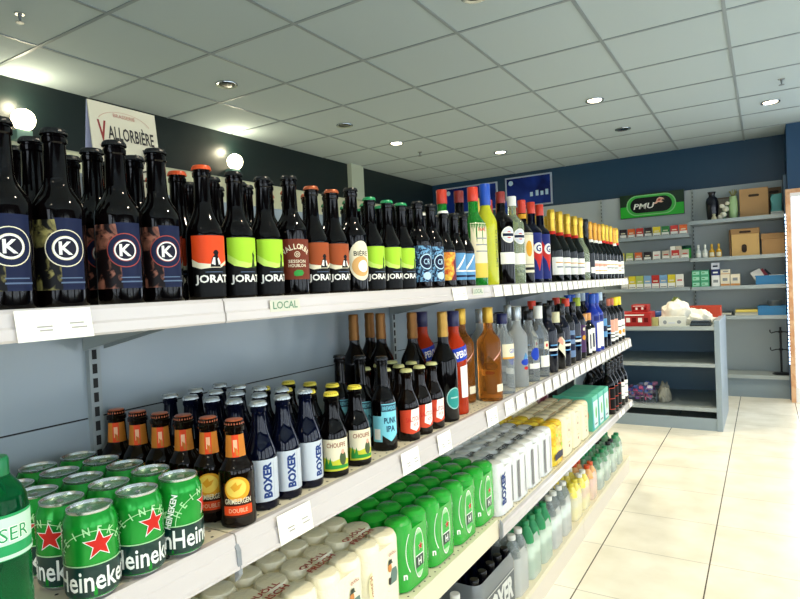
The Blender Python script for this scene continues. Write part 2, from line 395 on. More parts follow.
SP['bianco'] = ('vermouth_bottle', 'pale vermouth bottle with round emblem', dict(SPIRIT, R=.041, H=.318, body=.215, sh=.255, glass=PALEG, close=('screw', CAPWHITE, .035, .0165), labels=[('label', .03, -.45, [
    (g_ell(0, .14, .028), WHITE), (g_ell(0, .14, .0245), mat('pale_grey_print')), (g_ell(0, .14, .012), RED), (g_rect(-.028, .132, .028, .148), WHITE), (g_rect(-.024, .135, .024, .145), NAVY), (g_rect(-.034, .04, .034, .08), WHITE)])]))
SP['porto'] = ('wine_bottle', 'red capped wine with framed label', dict(SPIRIT, H=.316, glass=DARKGLASS, close=('foil', CAPRED, .05), labels=[('label', .04, -.45, [
    (g_rect(-.036, 0, .036, .15), CREAM), (g_rect(-.03, .03, .03, .145), BLACK), (g_rect(-.028, .032, .028, .143), CREAM), (g_ell(0, .09, .014, .03), GOLDP), (g_rect(-.03, .01, .03, .02), BLACK)]), ('neck_label', .245, -.45, [(g_rect(-.04, 0, .04, .018), GOLDP)])]))
SP['gancia'] = ('vermouth_bottle', 'navy bottle with red chevron and G', dict(SPIRIT, H=.318, body=.2, glass=NAVYGLASS, close=('screw', CAPRED, .045, .0165), labels=[('label', .015, -.45, [
    (g_rect(-.05, 0, .05, .18), mat('royal_print', '16236e', .4)), (g_poly([(-.04, .17), (0, .1), (.04, .17), (.04, .11), (.012, .07), (0, .03), (-.012, .07), (-.04, .11)]), RED), (g_ell(0, .12, .022), WHITE), (g_text('G', .028, 0, .12, bold=.04), mat('royal_print'))])]))
CH = dict(R=.043, H=.312, body=.13, sh=.215, nr=.0155, n=26)
def wl(z0, w, h, extra=()): return [('label', z0, -.4, [(g_rect(-w, 0, w, h), WHITE)]+list(extra))]
SP['champ'] = ('champagne_bottle', 'gold foiled champagne with white label', dict(CH, glass=GREENGLASS, close=('foil', GOLDF, .105, 'muselet', RED), labels=wl(.03, .045, .075, [(g_rect(-.03, .05, .03, .054), GOLDP), (g_rect(-.025, .03, .025, .036), GREY)])))
SP['champ2'] = ('champagne_bottle', 'orange foiled sparkling wine', dict(CH, R=.042, H=.305, glass=GREENGLASS, close=('foil', ORGOLD, .105, 'muselet', WHITE), labels=wl(.03, .042, .07, [(g_rect(-.03, .04, .03, .055), PEACH), (g_rect(-.028, .015, .028, .019), GOLDP)])))
SP['champ3'] = ('champagne_bottle', 'black foiled sparkling wine', dict(CH, glass=GREENGLASS, close=('foil', CAPBLACK, .09, 'muselet'), labels=wl(.035, .02, .03)))
SP['blanc'] = ('champagne_bottle', 'pale green sparkling wine bottle', dict(CH, glass=PALEG, close=('foil', GOLDF, .1, 'muselet'), labels=wl(.04, .03, .05)))
# middle shelf
SP['grim'] = ('beer_bottle', 'brown beer bottle with orange neck label and golden disc', dict(R=.0292, H=.173, body=.088, sh=.118, nr=.0165, glass=BROWNGLASS, close=('crown', CAPCOPPER), labels=[
    ('neck_label', .113, -.75, [(g_poly([(-.020, .0), (.020, .0), (.0165, .036), (-.0165, .036)]), mat('amber_print', 'c4782a', .4)), (g_rect(-.0055, .0, .0055, .036), ORANGE), (g_rect(-.0032, .008, .0032, .028), mat('pale_orange_print', 'f0b890', .5))]),
    ('label', .018, -.75, [(g_rect(-.0235, 0, .0235, .056), mat('umber_print', '3a1a0c', .4)), (g_ell(0, .046, .021, .02), GOLDP), (g_ell(-.002, .048, .0165, .015), mat('sun_print', 'f2cf5a', .4)), (g_poly([(-.011, .05), (-.002, .058), (.0, .052), (.008, .055), (.003, .046), (-.005, .042)]), GOLDP),
        (g_text('GRIMBERGEN', .0085, 0, .0265, .043), CREAM), (g_rect(-.0235, .004, .0235, .019), ORANGE), (g_text('DOUBLE', .007, 0, .0115, .03), mat('pale_orange_print'))])]))
SP['boxer'] = ('beer_bottle', 'slim dark beer bottle with silver label and vertical blue lettering', dict(R=.0292, H=.188, body=.088, sh=.15, nr=.0135, glass=NAVYGLASS, close=('crown', CAPSILVER), labels=[
    ('label', .016, -.5, [(g_rect(-.033, 0, .033, .073), SILVERP), (g_text('BOXER', .0165, .004, .037, .062, PI/2, .03), mat('boxing_blue_print', '1d3a78', .45)), (g_rect(.016, .004, .0165, .07), GREY)])]))
SP['gnome'] = ('beer_bottle', 'stubby yellow capped beer with cream meadow label', dict(R=.0305, H=.17, body=.078, sh=.128, nr=.0155, glass=DARKGLASS, close=('crown', CAPYELLOW), labels=[
    ('label', .014, -.6, [(g_rect(-.029, 0, .029, .064), CREAM), (g_poly([(-.029, 0), (.029, 0), (.029, .02), (.012, .026), (-.008, .02), (-.029, .028)]), mat('meadow_print', 'c8c83a', .5)), (g_poly([(-.026, .012), (-.022, .03), (-.018, .014), (-.014, .028), (-.010, .012), (.029, .01), (.029, .004), (-.026, .004)]), GREEN),
        (g_ell(.013, .024, .008, .014), mat('moss_print', '4a5a3c', .5)), (g_ell(.013, .038, .004, .005), PEACH), (g_text('CHOUFFE', .0095, 0, .052, .04), mat('red_brown_print', '8a3a24', .5))])]))
SP['punk'] = ('beer_bottle', 'tall dark beer bottle with pale cyan shield label', dict(R=.0305, H=.218, body=.108, sh=.156, nr=.0138, glass=DARKGLASS, close=('crown', CAPBLACK), labels=[
    ('label', .022, -.45, [(g_poly([(-.0215, .016), (0, 0), (.0215, .016), (.0215, .088), (-.0215, .088)]), CYAN), (g_rect(-.0215, .07, .0215, .086), mat('slate_blue_print', '35566a', .5)), (g_text('BREWDOG', .009, 0, .078, .037), CYAN), (g_text('PUNK', .014, 0, .049, .032, bold=.03), mat('deep_blue_print', '123a5c', .5)), (g_text('IPA', .014, 0, .03, .022, bold=.03), mat('deep_blue_print'))]),
    ('back_label', .022, -1.55, [(g_rect(-.012, 0, .012, .06), CYAN), (g_rect(-.008, .005, .008, .03), WHITE)])]))
SP['salitos'] = ('beer_bottle', 'dark beer bottle with red label', dict(R=.0292, H=.175, body=.082, sh=.135, nr=.0138, glass=BROWNGLASS, close=('crown', CAPPALE), labels=[
    ('label', .018, -.7, [(g_poly([(-.03, .006), (0, 0), (.03, .006), (.03, .062), (-.03, .058)]), mat('coral_print', 'd8492c', .45)), (g_poly([(-.004, .014), (.012, .006), (.024, .016), (.027, .062), (.0, .06)]), WHITE), (g_text('SALITOS', .0115, .004, .036, .036, .1), RED), (g_text('ICE', .007, .012, .023, .014, .1), RED)])]))
WINE = dict(R=.037, H=.305, body=.16, sh=.225, nr=.0148, lip=False)
SP['wine_teal'] = ('wine_bottle', 'dark wine bottle with bronze gold capsule and oval teal label', dict(WINE, glass=DARKGLASS, close=('foil', mat('old_gold_foil', 'a8803a', .35, .7), .07), labels=[('label', .035, -.3, [(g_ell(0, .03, .026, .03), mat('pale_teal_print', '9cc8c0', .5)), (g_ell(0, .03, .0235, .027), TEAL), (g_rect(-.014, .03, .014, .034), mat('pale_teal_print'))])]))
SP['wine_back'] = ('wine_bottle', 'dark wine bottle with bronze capsule', dict(WINE, glass=DARKGLASS, close=('foil', BRONZE, .075), labels=[('label', .04, -.4, [(g_rect(-.03, 0, .03, .06), mat('dark_label_print', '1c1812', .5))])]))
SP['aperitif'] = ('aperitif_bottle', 'bright red aperitif bottle with blue band label and navy cap', dict(R=.037, H=.302, body=.19, sh=.24, nr=.0165, lip=False, glass=REDG, close=('screw', CAPNAVY, .045, .0185), labels=[('label', .03, -.45, [
    (g_poly([(-.034, .12), (.034, .135), (.034, .175), (-.034, .16)]), BLUE), (g_text('APEROL', .02, .0, .147, .055, .2, .03), WHITE), (g_poly([(-.006, .02), (.022, .02), (.024, .115), (-.008, .11)]), WHITE)])]))
SP['amber'] = ('spirits_bottle', 'amber spirit bottle with gold cap and small cream label', dict(R=.0395, H=.301, body=.185, sh=.235, nr=.015, lip=False, glass=AMBERG, close=('screw', CAPGOLD, .05, .017), labels=[('label', .03, -.3, [(g_rect(-.012, 0, .022, .024), CREAM), (g_poly([(-.02, .1), (.024, .14), (.026, .145), (-.02, .106)]), PEACH)])]))
SP['gin'] = ('spirits_bottle', 'clear gin bottle with cream shoulder label and navy gold cap', dict(R=.037, H=.273, body=.17, sh=.225, nr=.0155, lip=False, glass=CLEAR, close=('screw', CAPNAVY, .035, .019), labels=[('label', .12, -.35, [(g_rect(-.036, 0, .036, .05), CREAM), (g_rect(-.036, .0, .036, .006), GOLDP), (g_text('GIN', .016, .004, .026, .03), BLUE)])]))
SP['frost'] = ('spirits_bottle', 'frosted vodka bottle with blue and red crest and pale cap', dict(R=.037, H=.289, body=.18, sh=.225, nr=.0155, lip=False, glass=FROST, close=('screw', CAPSILVER, .05, .017), labels=[('label', .05, -.35, [(g_ell(0, .04, .02, .012), BLUE), (g_poly([(-.012, .05), (0, .075), (.016, .052)]), SKY), (g_ell(.002, .018, .011, .006), RED)])]))
SP['blueclear'] = ('spirits_bottle', 'clear vodka bottle with blue oval label and black cap', dict(R=.037, H=.267, body=.16, sh=.215, nr=.016, lip=False, glass=CLEAR, close=('screw', CAPBLACK, .035, .018), labels=[('label', .05, -.35, [(g_ell(0, .055, .02, .024), BLUE), (g_rect(-.028, 0, .028, .02), WHITE)])]))
SP['whitecap'] = ('spirits_bottle', 'clear spirit bottle with white label band and white cap', dict(R=.037, H=.28, body=.165, sh=.22, nr=.016, lip=False, glass=CLEAR, close=('screw', CAPWHITE, .05, .0175), labels=[('label', .04, -.35, [(g_rect(-.03, 0, .03, .045), WHITE), (g_rect(-.014, .07, .014, .1), CREAM), (g_ell(0, .085, .007), RED)])]))
SP['navyblk'] = ('spirits_bottle', 'dark blue spirit bottle with pale lettering and black cap', dict(R=.037, H=.275, body=.165, sh=.22, nr=.016, lip=False, glass=NAVYGLASS, close=('screw', CAPBLACK, .05, .0175), labels=[('label', .06, -.35, [(g_rect(-.026, .03, .026, .04), WHITE), (g_rect(-.02, .05, .024, .056), SKY), (g_rect(-.022, .01, .02, .016), SKY)])]))
SP['diag'] = ('spirits_bottle', 'black whisky bottle with slanted cream label and white cap', dict(R=.037, H=.243, body=.15, sh=.19, nr=.016, lip=False, glass=DARKGLASS, close=('screw', mat('ivory_cap', 'dcd8b0', .35), .045, .019), labels=[('label', .03, -.35, [(g_poly([(-.03, .06), (.03, .0), (.034, .07), (-.012, .11)]), CREAM), (g_poly([(-.03, .09), (-.005, .07), (.0, .09), (-.02, .11)]), PEACH)])]))
SP['redcap'] = ('spirits_bottle', 'black spirit bottle with pale blue label and red cap', dict(R=.037, H=.294, body=.18, sh=.235, nr=.0155, lip=False, glass=DARKGLASS, close=('screw', CAPRED, .035, .018), labels=[('label', .03, -.35, [(g_rect(-.03, 0, .03, .12), mat('denim_print', '6d86a8', .5)), (g_rect(-.022, .03, .022, .06), NAVY), (g_rect(-.022, .08, .022, .1), NAVY)])]))
SP['greencap'] = ('spirits_bottle', 'dark spirit bottle with purple label and yellow green cap', dict(R=.037, H=.291, body=.18, sh=.235, nr=.0155, lip=False, glass=DARKGLASS, close=('screw', mat('yellow_green_cap', '9cb02c', .35), .04, .018), labels=[('label', .03, -.35, [(g_rect(-.03, 0, .03, .13), PURPLE), (g_ell(0, .07, .012), GOLDP), (g_ell(0, .11, .008), CREAM)])]))
SP['orangecap'] = ('spirits_bottle', 'short dark bottle with tall white strip label and orange cap', dict(R=.036, H=.205, body=.13, sh=.165, nr=.0155, lip=False, glass=DARKGLASS, close=('screw', mat('apricot_cap', 'd89850', .35), .035, .018), labels=[('label', .015, -.35, [(g_rect(-.016, 0, .016, .115), WHITE), (g_rect(-.006, .02, .006, .09), NAVY)])]))
SP['bluecap'] = ('spirits_bottle', 'royal blue spirit bottle with white strip label and blue cap', dict(R=.037, H=.30, body=.19, sh=.24, nr=.0155, lip=False, glass=mat('royal_glass', '14309a', .06), close=('screw', CAPBLUE, .05, .018), labels=[('label', .02, -.35, [(g_rect(-.014, 0, .012, .13), WHITE), (g_rect(-.03, .14, .03, .165), mat('royal_print'))])]))
SP['palecap'] = ('spirits_bottle', 'dark blue spirit bottle with sky blue label and white cap', dict(R=.037, H=.303, body=.19, sh=.24, nr=.0155, lip=False, glass=NAVYGLASS, close=('screw', mat('sky_white_cap', 'c4d8e8', .35), .045, .018), labels=[('label', .06, -.35, [(g_rect(-.03, 0, .03, .1), SKY), (g_rect(-.02, .03, .02, .06), NAVY)])]))
SP['creamlab'] = ('spirits_bottle', 'dark spirit bottle with peach and white striped label', dict(R=.037, H=.26, body=.165, sh=.215, nr=.0155, lip=False, glass=DARKGLASS, close=('screw', mat('brick_cap', 'b05a3c', .4), .04, .0175), labels=[('label', .02, -.35, [(g_rect(-.03, 0, .03, .12), PEACH), (g_rect(-.03, .0, .03, .05), WHITE), (g_rect(-.03, .015, .03, .022), BLACK), (g_rect(-.03, .035, .03, .04), BLACK)])]))
SP['yellowcap'] = ('spirits_bottle', 'dark spirit bottle with white lower label and bright yellow cap', dict(R=.037, H=.262, body=.165, sh=.215, nr=.0165, lip=False, glass=DARKGLASS, close=('screw', mat('sun_cap', 'ecd420', .35), .05, .0195), labels=[('label', .025, -.35, [(g_rect(-.03, 0, .03, .1), WHITE), (g_ell(0, .03, .013), GOLDP), (g_rect(-.02, .06, .02, .065), BLACK)])]))
SP['redframe'] = ('wine_bottle', 'dark wine bottle with red framed black label', dict(WINE, H=.29, glass=DARKGLASS, close=('foil', CAPBLACK, .07), labels=[('label', .03, -.4, [(g_rect(-.03, 0, .03, .12), mat('red_line_print', 'c04838', .5)), (g_rect(-.027, .003, .027, .058), BLACK), (g_rect(-.027, .062, .027, .117), BLACK)])]))
SP['whitewine'] = ('wine_bottle', 'dark wine bottle with plain white label', dict(WINE, H=.29, glass=DARKGLASS, close=('foil', CAPBLACK, .07), labels=[('label', .04, -.4, [(g_rect(-.032, 0, .032, .1), WHITE), (g_rect(-.018, .02, .018, .024), GREY), (g_rect(-.018, .07, .018, .078), GREY)])]))
SP['plaindark'] = ('spirits_bottle', 'dark bottle half hidden in the back row', dict(WINE, H=.285, glass=DARKGLASS, close=('screw', CAPBLACK, .045, .017), labels=[('label', .05, -.4, [(g_rect(-.03, 0, .03, .08), mat('slate_print'))])]))

PROTO = {}
ORD = 'first second third fourth fifth sixth seventh eighth ninth tenth eleventh twelfth thirteenth fourteenth fifteenth sixteenth seventeenth eighteenth nineteenth twentieth'.split()
def ordinal(n):
    if n < 20: return ORD[n]
    tens = {2: 'twenty', 3: 'thirty', 4: 'forty'}
    if (n+1) % 10 == 0: return {3: 'thirtieth', 4: 'fortieth', 5: 'fiftieth'}[(n+1)//10]
    return tens[(n+1)//10]+'-'+ORD[(n+1) % 10-1]
def place(kind, x, y, z, label, group, rz=0.):
    if kind not in PROTO:
        o = PROTO[kind] = bottle(SP[kind][0], SP[kind][2])
    else: o = dup(PROTO[kind])
    o.location = (x, y, z); o.rotation_euler = (0, 0, rz); tag(o, label, None, group)
    return o

# ================================================================== setting
FZ, CE, WB, WL = -1.22, 1.333, 6.97, -3.73
XR, YN = 3.2, -2.6
DARKWALL = mat('dark_wall_paint', '173a54', .35); TILE = mat('ceiling_tile', 'a9b8be', .85); GRID = mat('ceiling_grid_metal', '838f94', .5)
LIGHTWALL = mat('pale_wall_panel', 'cfcfae', .5); PAINT = mat('slate_wall_paint', '22323e', .5)
GREENBLACK = mat('dark_green_paint', '0c1a1a', .4)
def st(o): o['kind'] = 'structure'; return o
st(MB().box(WL-.1, YN-.1, FZ-.1, XR+.1, WB+.1, FZ, floor_mat()).build('floor'))
mb = MB().box(WL-.1, YN-.1, CE, XR+.1, WB+.1, CE+.1, TILE)
gx = [-.74+.605*k for k in range(-4, 7)]; gy = [2.89+.6*k-.02 for k in range(-9, 7)]
for x in gx: mb.box(x-.009, YN, CE-.004, x+.009, WB, CE+.001, GRID)
for y in gy:
    for i in range(len(gx)+1):
        a = gx[i-1]+.009 if i else WL; b = gx[i]-.009 if i < len(gx) else XR
        mb.box(a, y-.009, CE-.004, b, y+.009, CE+.001, GRID)
st(mb.build('ceiling'))
st(MB().box(WL-.1, WB, FZ, .215, WB+.1, CE, DARKWALL).build('wall_back'))
st(MB().box(WL-.1, YN, FZ, WL, WB, .965, LIGHTWALL).box(WL-.1, YN, .965, WL+.006, WB, CE, GREENBLACK).build('wall_left'))
st(MB().box(WL+.0, 5.08, .965, WL+.06, 5.3, CE, mat('pale_post_paint', 'b9c2ac', .5)).build('trim_1'))
# partition to the right of the back shelving, with the bright doorway
PY = 6.497
st(MB().box(.205, PY, .735, XR, PY+.12, CE, mat('partition_blue', '183f60', .4)).box(1.35, PY, FZ, XR, PY+.12, .735, mat('partition_blue')).build('wall_partition'))
st(MB().box(.203, PY+.12, FZ, .215, WB, CE, mat('partition_blue')).build('wall_return'))
WOOD = noise_mat('oak_frame', 'cc9468', 'dcae84', 14, .45)
st(MB().box(.185, PY-.03, FZ, .220, PY+.12, .735, WOOD).box(1.25, PY-.03, FZ, 1.35, PY+.12, .735, WOOD).box(.220, PY-.03, .70, 1.25, PY+.12, .735, WOOD).build('trim_2'))
GLASS = film('window_glass', 'f4fbff', .10, .02)
dr = st(MB().box(.220, PY-.01, FZ, .232, PY+.03, .70, mat('white_frame', 'f0f2f2', .4)).box(1.21, PY-.01, FZ, 1.25, PY+.03, .70, mat('white_frame')).box(.232, PY-.01, .665, 1.21, PY+.03, .70, mat('white_frame')).box(.232, PY-.01, FZ, 1.21, PY+.03, FZ+.14, mat('white_frame')).build('door_1'))
MB().box(.232, PY+.007, FZ+.14, 1.21, PY+.013, .665, GLASS).build('glass_pane', dr)
MB().tube([(1.23, PY-.012, -.25), (1.23, PY-.06, -.25), (1.13, PY-.06, -.25)], .008, ALU).build('door_handle', dr)
# street side with shop windows (outside the picture, they light the shop)
WIN = [(-2.0, -.2), (.1, 1.9), (2.2, 4.0), (4.3, 6.1)]
wz0, wz1 = -.75, 1.05
mb = MB(); ys = [YN]+[v for w in WIN for v in w]+[PY+.12]
for i in range(0, len(ys), 2): mb.box(XR, ys[i], FZ, XR+.12, ys[i+1], CE, PAINT)
for a, b in WIN: mb.box(XR, a, FZ, XR+.12, b, wz0, PAINT).box(XR, a, wz1, XR+.12, b, CE, PAINT)
st(mb.build('wall_right'))
def window(i, a, b, axis):
    mb = MB(); F = mat('white_frame'); t = .05
    def bx(p0, z0, p1, z1, d0, d1, m, q):
        if axis == 'X': q.box(XR+d0, p0, z0, XR+d1, p1, z1, m)
        else: q.box(p0, YN-d1, z0, p1, YN-d0, z1, m)
    for p in ((a, wz0, a+t, wz1), (b-t, wz0, b, wz1), (a+t, wz0, b-t, wz0+t), (a+t, wz1-t, b-t, wz1), ((a+b)/2-t/2, wz0+t, (a+b)/2+t/2, wz1-t)): bx(*p, .02, .09, F, mb)
    w = st(mb.build('window_%d' % i)); g = MB(); bx(a+t, wz0+t, (a+b)/2-t/2, wz1-t, .05, .056, GLASS, g); bx((a+b)/2+t/2, wz0+t, b-t, wz1-t, .05, .056, GLASS, g)
    g.build('glass_pane', w)
for i, (a, b) in enumerate(WIN): window(i+1, a, b, 'X')
NW = [(-1.0, 1.0), (1.3, 2.9)]
mb = MB(); xs = [WL]+[v for w in NW for v in w]+[XR]
for i in range(0, len(xs), 2): mb.box(xs[i], YN-.12, FZ, xs[i+1], YN, CE, PAINT)
for a, b in NW: mb.box(a, YN-.12, FZ, b, YN, wz0, PAINT).box(a, YN-.12, wz1, b, YN, CE, PAINT)
st(mb.build('wall_near'))
for i, (a, b) in enumerate(NW): window(i+5, a, b, 'Y')

# ------------------------------------------------------------------ lamps in the ceiling
def downlight(x, y, on, label):
    o = thing('ceiling_downlight', label, 'ceiling light', (x, y, CE), 0, 'round recessed ceiling lights')
    MB().lathe([(.050, -.004), (.066, -.010), (.068, -.006), (.068, -.002)][::-1], mat('chrome_trim', 'b8c0c4', .18, .9), 28).build('trim_ring', o)
    m = mat('lit_lamp', 'fff4dc', .4, emit=9, ecol='fff0d0') if on else mat('dark_lamp', '20262a', .2)
    MB().lathe([(.001, -.0085), (.03, -.009), (.046, -.0075), (.05, -.005)], m, 24).build('lamp_face', o)
    if on:
        l = bpy.data.lights.new('downlight_beam', 'SPOT'); l.energy = 75; l.spot_size = math.radians(118); l.spot_blend = .9; l.color = (1, .88, .66); l.shadow_soft_size = .05
        q = bpy.data.objects.new('downlight_beam', l); COL.objects.link(q); q.location = (x, y, CE-.03)
    return o
DL = [(-2.85, 2.65, 0, 'unlit round recessed downlight above the tall end of the tent card'), (-2.85, 3.88, 0, 'unlit dark round downlight behind the first one along the dark wall'),
      (-2.85, 4.67, 1, 'lit downlight beside a small sprinkler near the dark wall'), (-1.04, 4.57, 1, 'lit downlight in mid ceiling in front of an unlit one'), (-1.04, 5.61, 0, 'unlit dark downlight nearest the blue back wall'),
      (.08, 5.56, 1, 'lit chrome ringed downlight in front of the bright doorway'), (-2.25, 5.71, 1, 'small lit downlight in front of the two blue wall screens'), (-1.1, 2.55, 0, 'unlit downlight cut off by the top edge of the photo')]
for a in DL: downlight(*a)
for x, y in ((.1, 3.4), (.1, 1.2), (.1, -.9), (1.6, 3.4), (1.6, 1.2), (1.6, -.9), (-1.9, .6)): downlight(x, y, 1, 'lit downlight above the aisle, outside the photo')
for x, y, l in ((.14, 4.96, 'small sprinkler head near the chrome ringed downlight'), (-2.87, 1.44, 'sprinkler head in the ceiling corner nearest the viewer'), (-2.87, 5.14, 'tiny sprinkler head beside the lit lamp near the dark wall')):
    o = thing('fire_sprinkler', l, 'sprinkler', (x, y, CE), 0, 'ceiling sprinklers')
    MB().lathe([(.02, -.004), (.022, -.002), (.022, 0)], ALU, 16).build('escutcheon', o)
    MB().lathe([(.018, -.042), (.018, -.040), (.004, -.038), (.006, -.02), (.009, -.004)], mat('dull_steel', '6f7678', .4, .6), 12).build('spray_head', o)
for i, (y, z) in enumerate(((3.442, 1.03), (1.82, 1.02))):
    o = thing('wall_uplight', ['small glowing globe lamp on the dark wall behind the orange capped bottles', 'small glowing globe lamp on the dark wall above the nearest bottles'][i], 'wall lamp', (WL+.006, y, z), 0, 'uplights on the dark wall')
    MB().box(0, -.045, -.06, .08, .045, .0, mat('lamp_housing', '6f8f86', .4), .006).build('housing', o)
    MB().lathe([(.03, 0), (.045, .012), (.06, .035), (.065, .06), (.058, .088), (.04, .108), (.015, .119), (.001, .12)], mat('uplight_glass', 'fff2d0', .4, emit=6, ecol='ffeec8'), 20, c=(.07, 0, 0)).build('lamp_glass', o)
    l = bpy.data.lights.new('uplight_glow', 'POINT'); l.energy = 3.5; l.color = (1, .9, .62); l.shadow_soft_size = .03
    q = bpy.data.objects.new('uplight_glow', l); COL.objects.link(q); q.location = (WL+.1, y, z+.16)
# ================================================================== gondola shelving
def at(root, mb, name, parent=None, kind=None):
    """build a part given in room coordinates under the thing ROOT (rotation 0)"""
    l = root.location
    mb.v = [(a-l[0], b-l[1], c-l[2]) for a, b, c in mb.v]
    o = mb.build(name, parent or root)
    if kind: o['kind'] = kind
    return o
XL, XP = -.72, -1.09
Z1, Z2, Z3, Z3N, ZB = -.006, -.378, -.763, -.735, -1.12
JOINT = [-1.5, -.43, .64, 1.70, 2.77, 3.87]
BAYS = ['bay of cream metal shelving nearest the viewer, holding the green cans', 'shelving bay holding the silver labelled beers and green multipacks',
        'shelving bay holding the clear spirits and silver multipacks', 'far end shelving bay beside the counter, holding champagne']
RP1 = [(-.738, Z1), (-.724, Z1+.001), (-.720, Z1-.004), (-.719, Z1-.019), (-.7165, Z1-.022), (-.7165, Z1-.034), (-.7195, Z1-.037), (-.738, Z1-.037)]
RP2 = [(-.738, Z2), (-.724, Z2+.001), (-.7205, Z2-.003), (-.719, Z2-.02), (-.7175, Z2-.022), (-.715, Z2-.046), (-.712, Z2-.049), (-.712, Z2-.053), (-.738, Z2-.053)]
RP3 = [(-.738, Z3), (-.724, Z3+.001), (-.720, Z3-.004), (-.718, Z3-.024), (-.715, Z3-.027), (-.715, Z3-.031), (-.738, Z3-.031)]
def holes(mb, y0, y1, z, x0=-.745, rows=3, pitch=.027):
    n = int((y1-y0)/pitch)
    for r in range(rows):
        for k in range(n):
            y = y0+.02+pitch*(k+.5*(r % 2)); x = x0-.022*r
            mb.add([(x+.0028*math.cos(a), y+.0028*math.sin(a), z+.0003) for a in (0, PI/3, 2*PI/3, PI, 4*PI/3, 5*PI/3)], [(0, 1, 2, 3, 4, 5)], HOLE)
def upright(root, y):
    mb = MB().box(XP-.02, y-.011, FZ, XP+.012, y+.011, .24, UPR)
    z = -1.0
    while z < .22:
        mb.box(XP+.0121, y-.0055, z, XP+.0126, y+.0035, z+.018, HOLE)
        z += .027
    at(root, mb, 'upright')
for i in range(1, 5):
    a, b = JOINT[i], JOINT[i+1]
    R = thing('shelving_bay', BAYS[i-1], 'shelf', (-.9, (a+b)/2, FZ), 0, 'bays of the drinks shelving')
    a, b = a+.0015, b-.0015
    at(R, MB().box(XP-.012, a, FZ+.1, XP, b, -.2215, PANEL).box(XP-.012, a, -.2185, XP, b, .222, PANEL).box(XP-.012, a, -.2215, XP-.003, b, -.2185, HOLE), 'back_panel')
    upright(R, JOINT[i] if i > 1 else JOINT[i]+.017)
    if i == 4: upright(R, JOINT[5]-.017)
    for zz, rp in ((Z1, RP1), (Z2, RP2), ((Z3N, None) if i < 3 else (Z3, RP3))):
        mb = MB().box(XP+.013, a, zz-.018, -.738 if rp else -.7295, b, zz, SHELFM)
        if rp is None: mb.box(-.7295, a, zz-.062, -.727, b, zz, SHELFM)
        holes(mb, a, b, zz, x0=-.748 if rp else -.741)
        s = at(R, mb, 'shelf_board')
        if rp: at(R, MB().prism(rp, a, b, RAIL), 'price_rail', s)
    at(R, MB().box(XP, a, FZ, -.762, b, ZB-.02, SHELFM).box(XP, a, ZB-.02, -.751, b, ZB, SHELFM), 'base_deck')
    at(R, MB().box(-.762, a, FZ, -.754, b, ZB-.02, mat('kick_plate', 'd8cfc0', .4)), 'kick_plate')
    for y in (JOINT[i]+.02, JOINT[i+1]-.02):
        for zz in (Z1, Z2): at(R, MB().prism([(XP+.013, zz-.019), (-.80, zz-.019), (-.80, zz-.03), (XP+.013, zz-.085)], y-.002, y+.002, UPR), 'bracket')
# end caps of the shelf rails where two bays meet
def clip(y, z, label):
    o = thing('rail_end_clip', label, 'clip', (-.716, y, z), 0, 'grey clips between the price rails')
    at(o, MB().prism([(-.722, z), (-.7135, z-.012), (-.7125, z-.05), (-.722, z-.062)], y-.004, y+.004, GREY), 'clip_body')
clip(.64, Z2-.012, 'small grey clip on the middle rail below the orange necked bottles'); clip(1.70, Z3N-.004, 'small grey clip under the green multipacks at the lower rail joint')

# price tags
TAGM = mat('tag_paper', 'fbf8ea', .55); INK = mat('tag_ink', 'a8a59a', .6)
def price_tag(y, w, z1, z0, tilt, label, group, x=-.7125, marks=True):
    o = thing('price_tag', label, 'price tag', (x, y, z0), 0, group)
    mb = MB(); dx = .003
    mb.add([(0, -w/2+tilt, 0), (0, w/2+tilt, 0), (-dx, w/2, z1-z0), (-dx, -w/2, z1-z0), (-.001, -w/2+tilt, 0), (-.001, w/2+tilt, 0), (-dx-.001, w/2, z1-z0), (-dx-.001, -w/2, z1-z0)],
           [(0, 1, 2, 3), (7, 6, 5, 4), (0, 3, 7, 4), (1, 5, 6, 2), (3, 2, 6, 7), (0, 4, 5, 1)], TAGM)
    if marks:
        h = z1-z0
        for u0, u1, v in ((-.25, -.05, .42), (-.22, -.05, .3), (.18, .38, .48), (.2, .42, .33)):
            f = lambda u, vv: (-dx*vv+.0004, u*w+tilt*(1-vv), vv*h)
            mb.add([f(u0, v), f(u1, v), f(u1, v+.05), f(u0, v+.05)], [(0, 1, 2, 3)], INK)
    mb.build('tag_card', o)
    return o
price_tag(.378, .088, Z1-.001, Z1-.037, .002, 'wide white price tag on the top rail under the K badge bottles', 'price tags on the top rail')
price_tag(1.468, .085, Z1-.002, Z1-.036, .004, 'price tag on the top rail under the sky blue labelled beers', 'price tags on the top rail')
for k in range(26):
    y = 1.745+.0815*k
    price_tag(y, .066, Z1-.002, Z1-.036, .003, 'white price tag, %s of the unbroken row on the top rail' % ordinal(k), 'price tags on the top rail', marks=k < 8)
for y, w, l in ((.768, .085, 'slim silver labelled beers'), (1.166, .078, 'cyan shield beer'), (1.338, .072, 'red labelled beers')):
    price_tag(y, w, Z2-.001, Z2-.052, .004, 'separate white price tag on the middle rail below the '+l, 'price tags on the middle rail', x=-.7105)
price_tag(1.652, .08, Z2-.001, Z2-.052, .004, 'separate white price tag below the amber bottles on the middle rail', 'price tags on the middle rail', x=-.7105)
for k in range(21):
    y = 1.795+.1005*k
    price_tag(y, .074, Z2-.003, Z2-.047, .003, 'white price tag, %s of the unbroken row on the middle rail' % ordinal(k), 'price tags on the middle rail', x=-.7105, marks=k < 8)
for k, y in enumerate((3.47, 3.56, 3.78)):
    price_tag(y, .07, Z3-.001, Z3-.028, .002, '%s small price tag on the lower rail near its far end' % ordinal(k), 'price tags on the lower rail', x=-.714, marks=False)
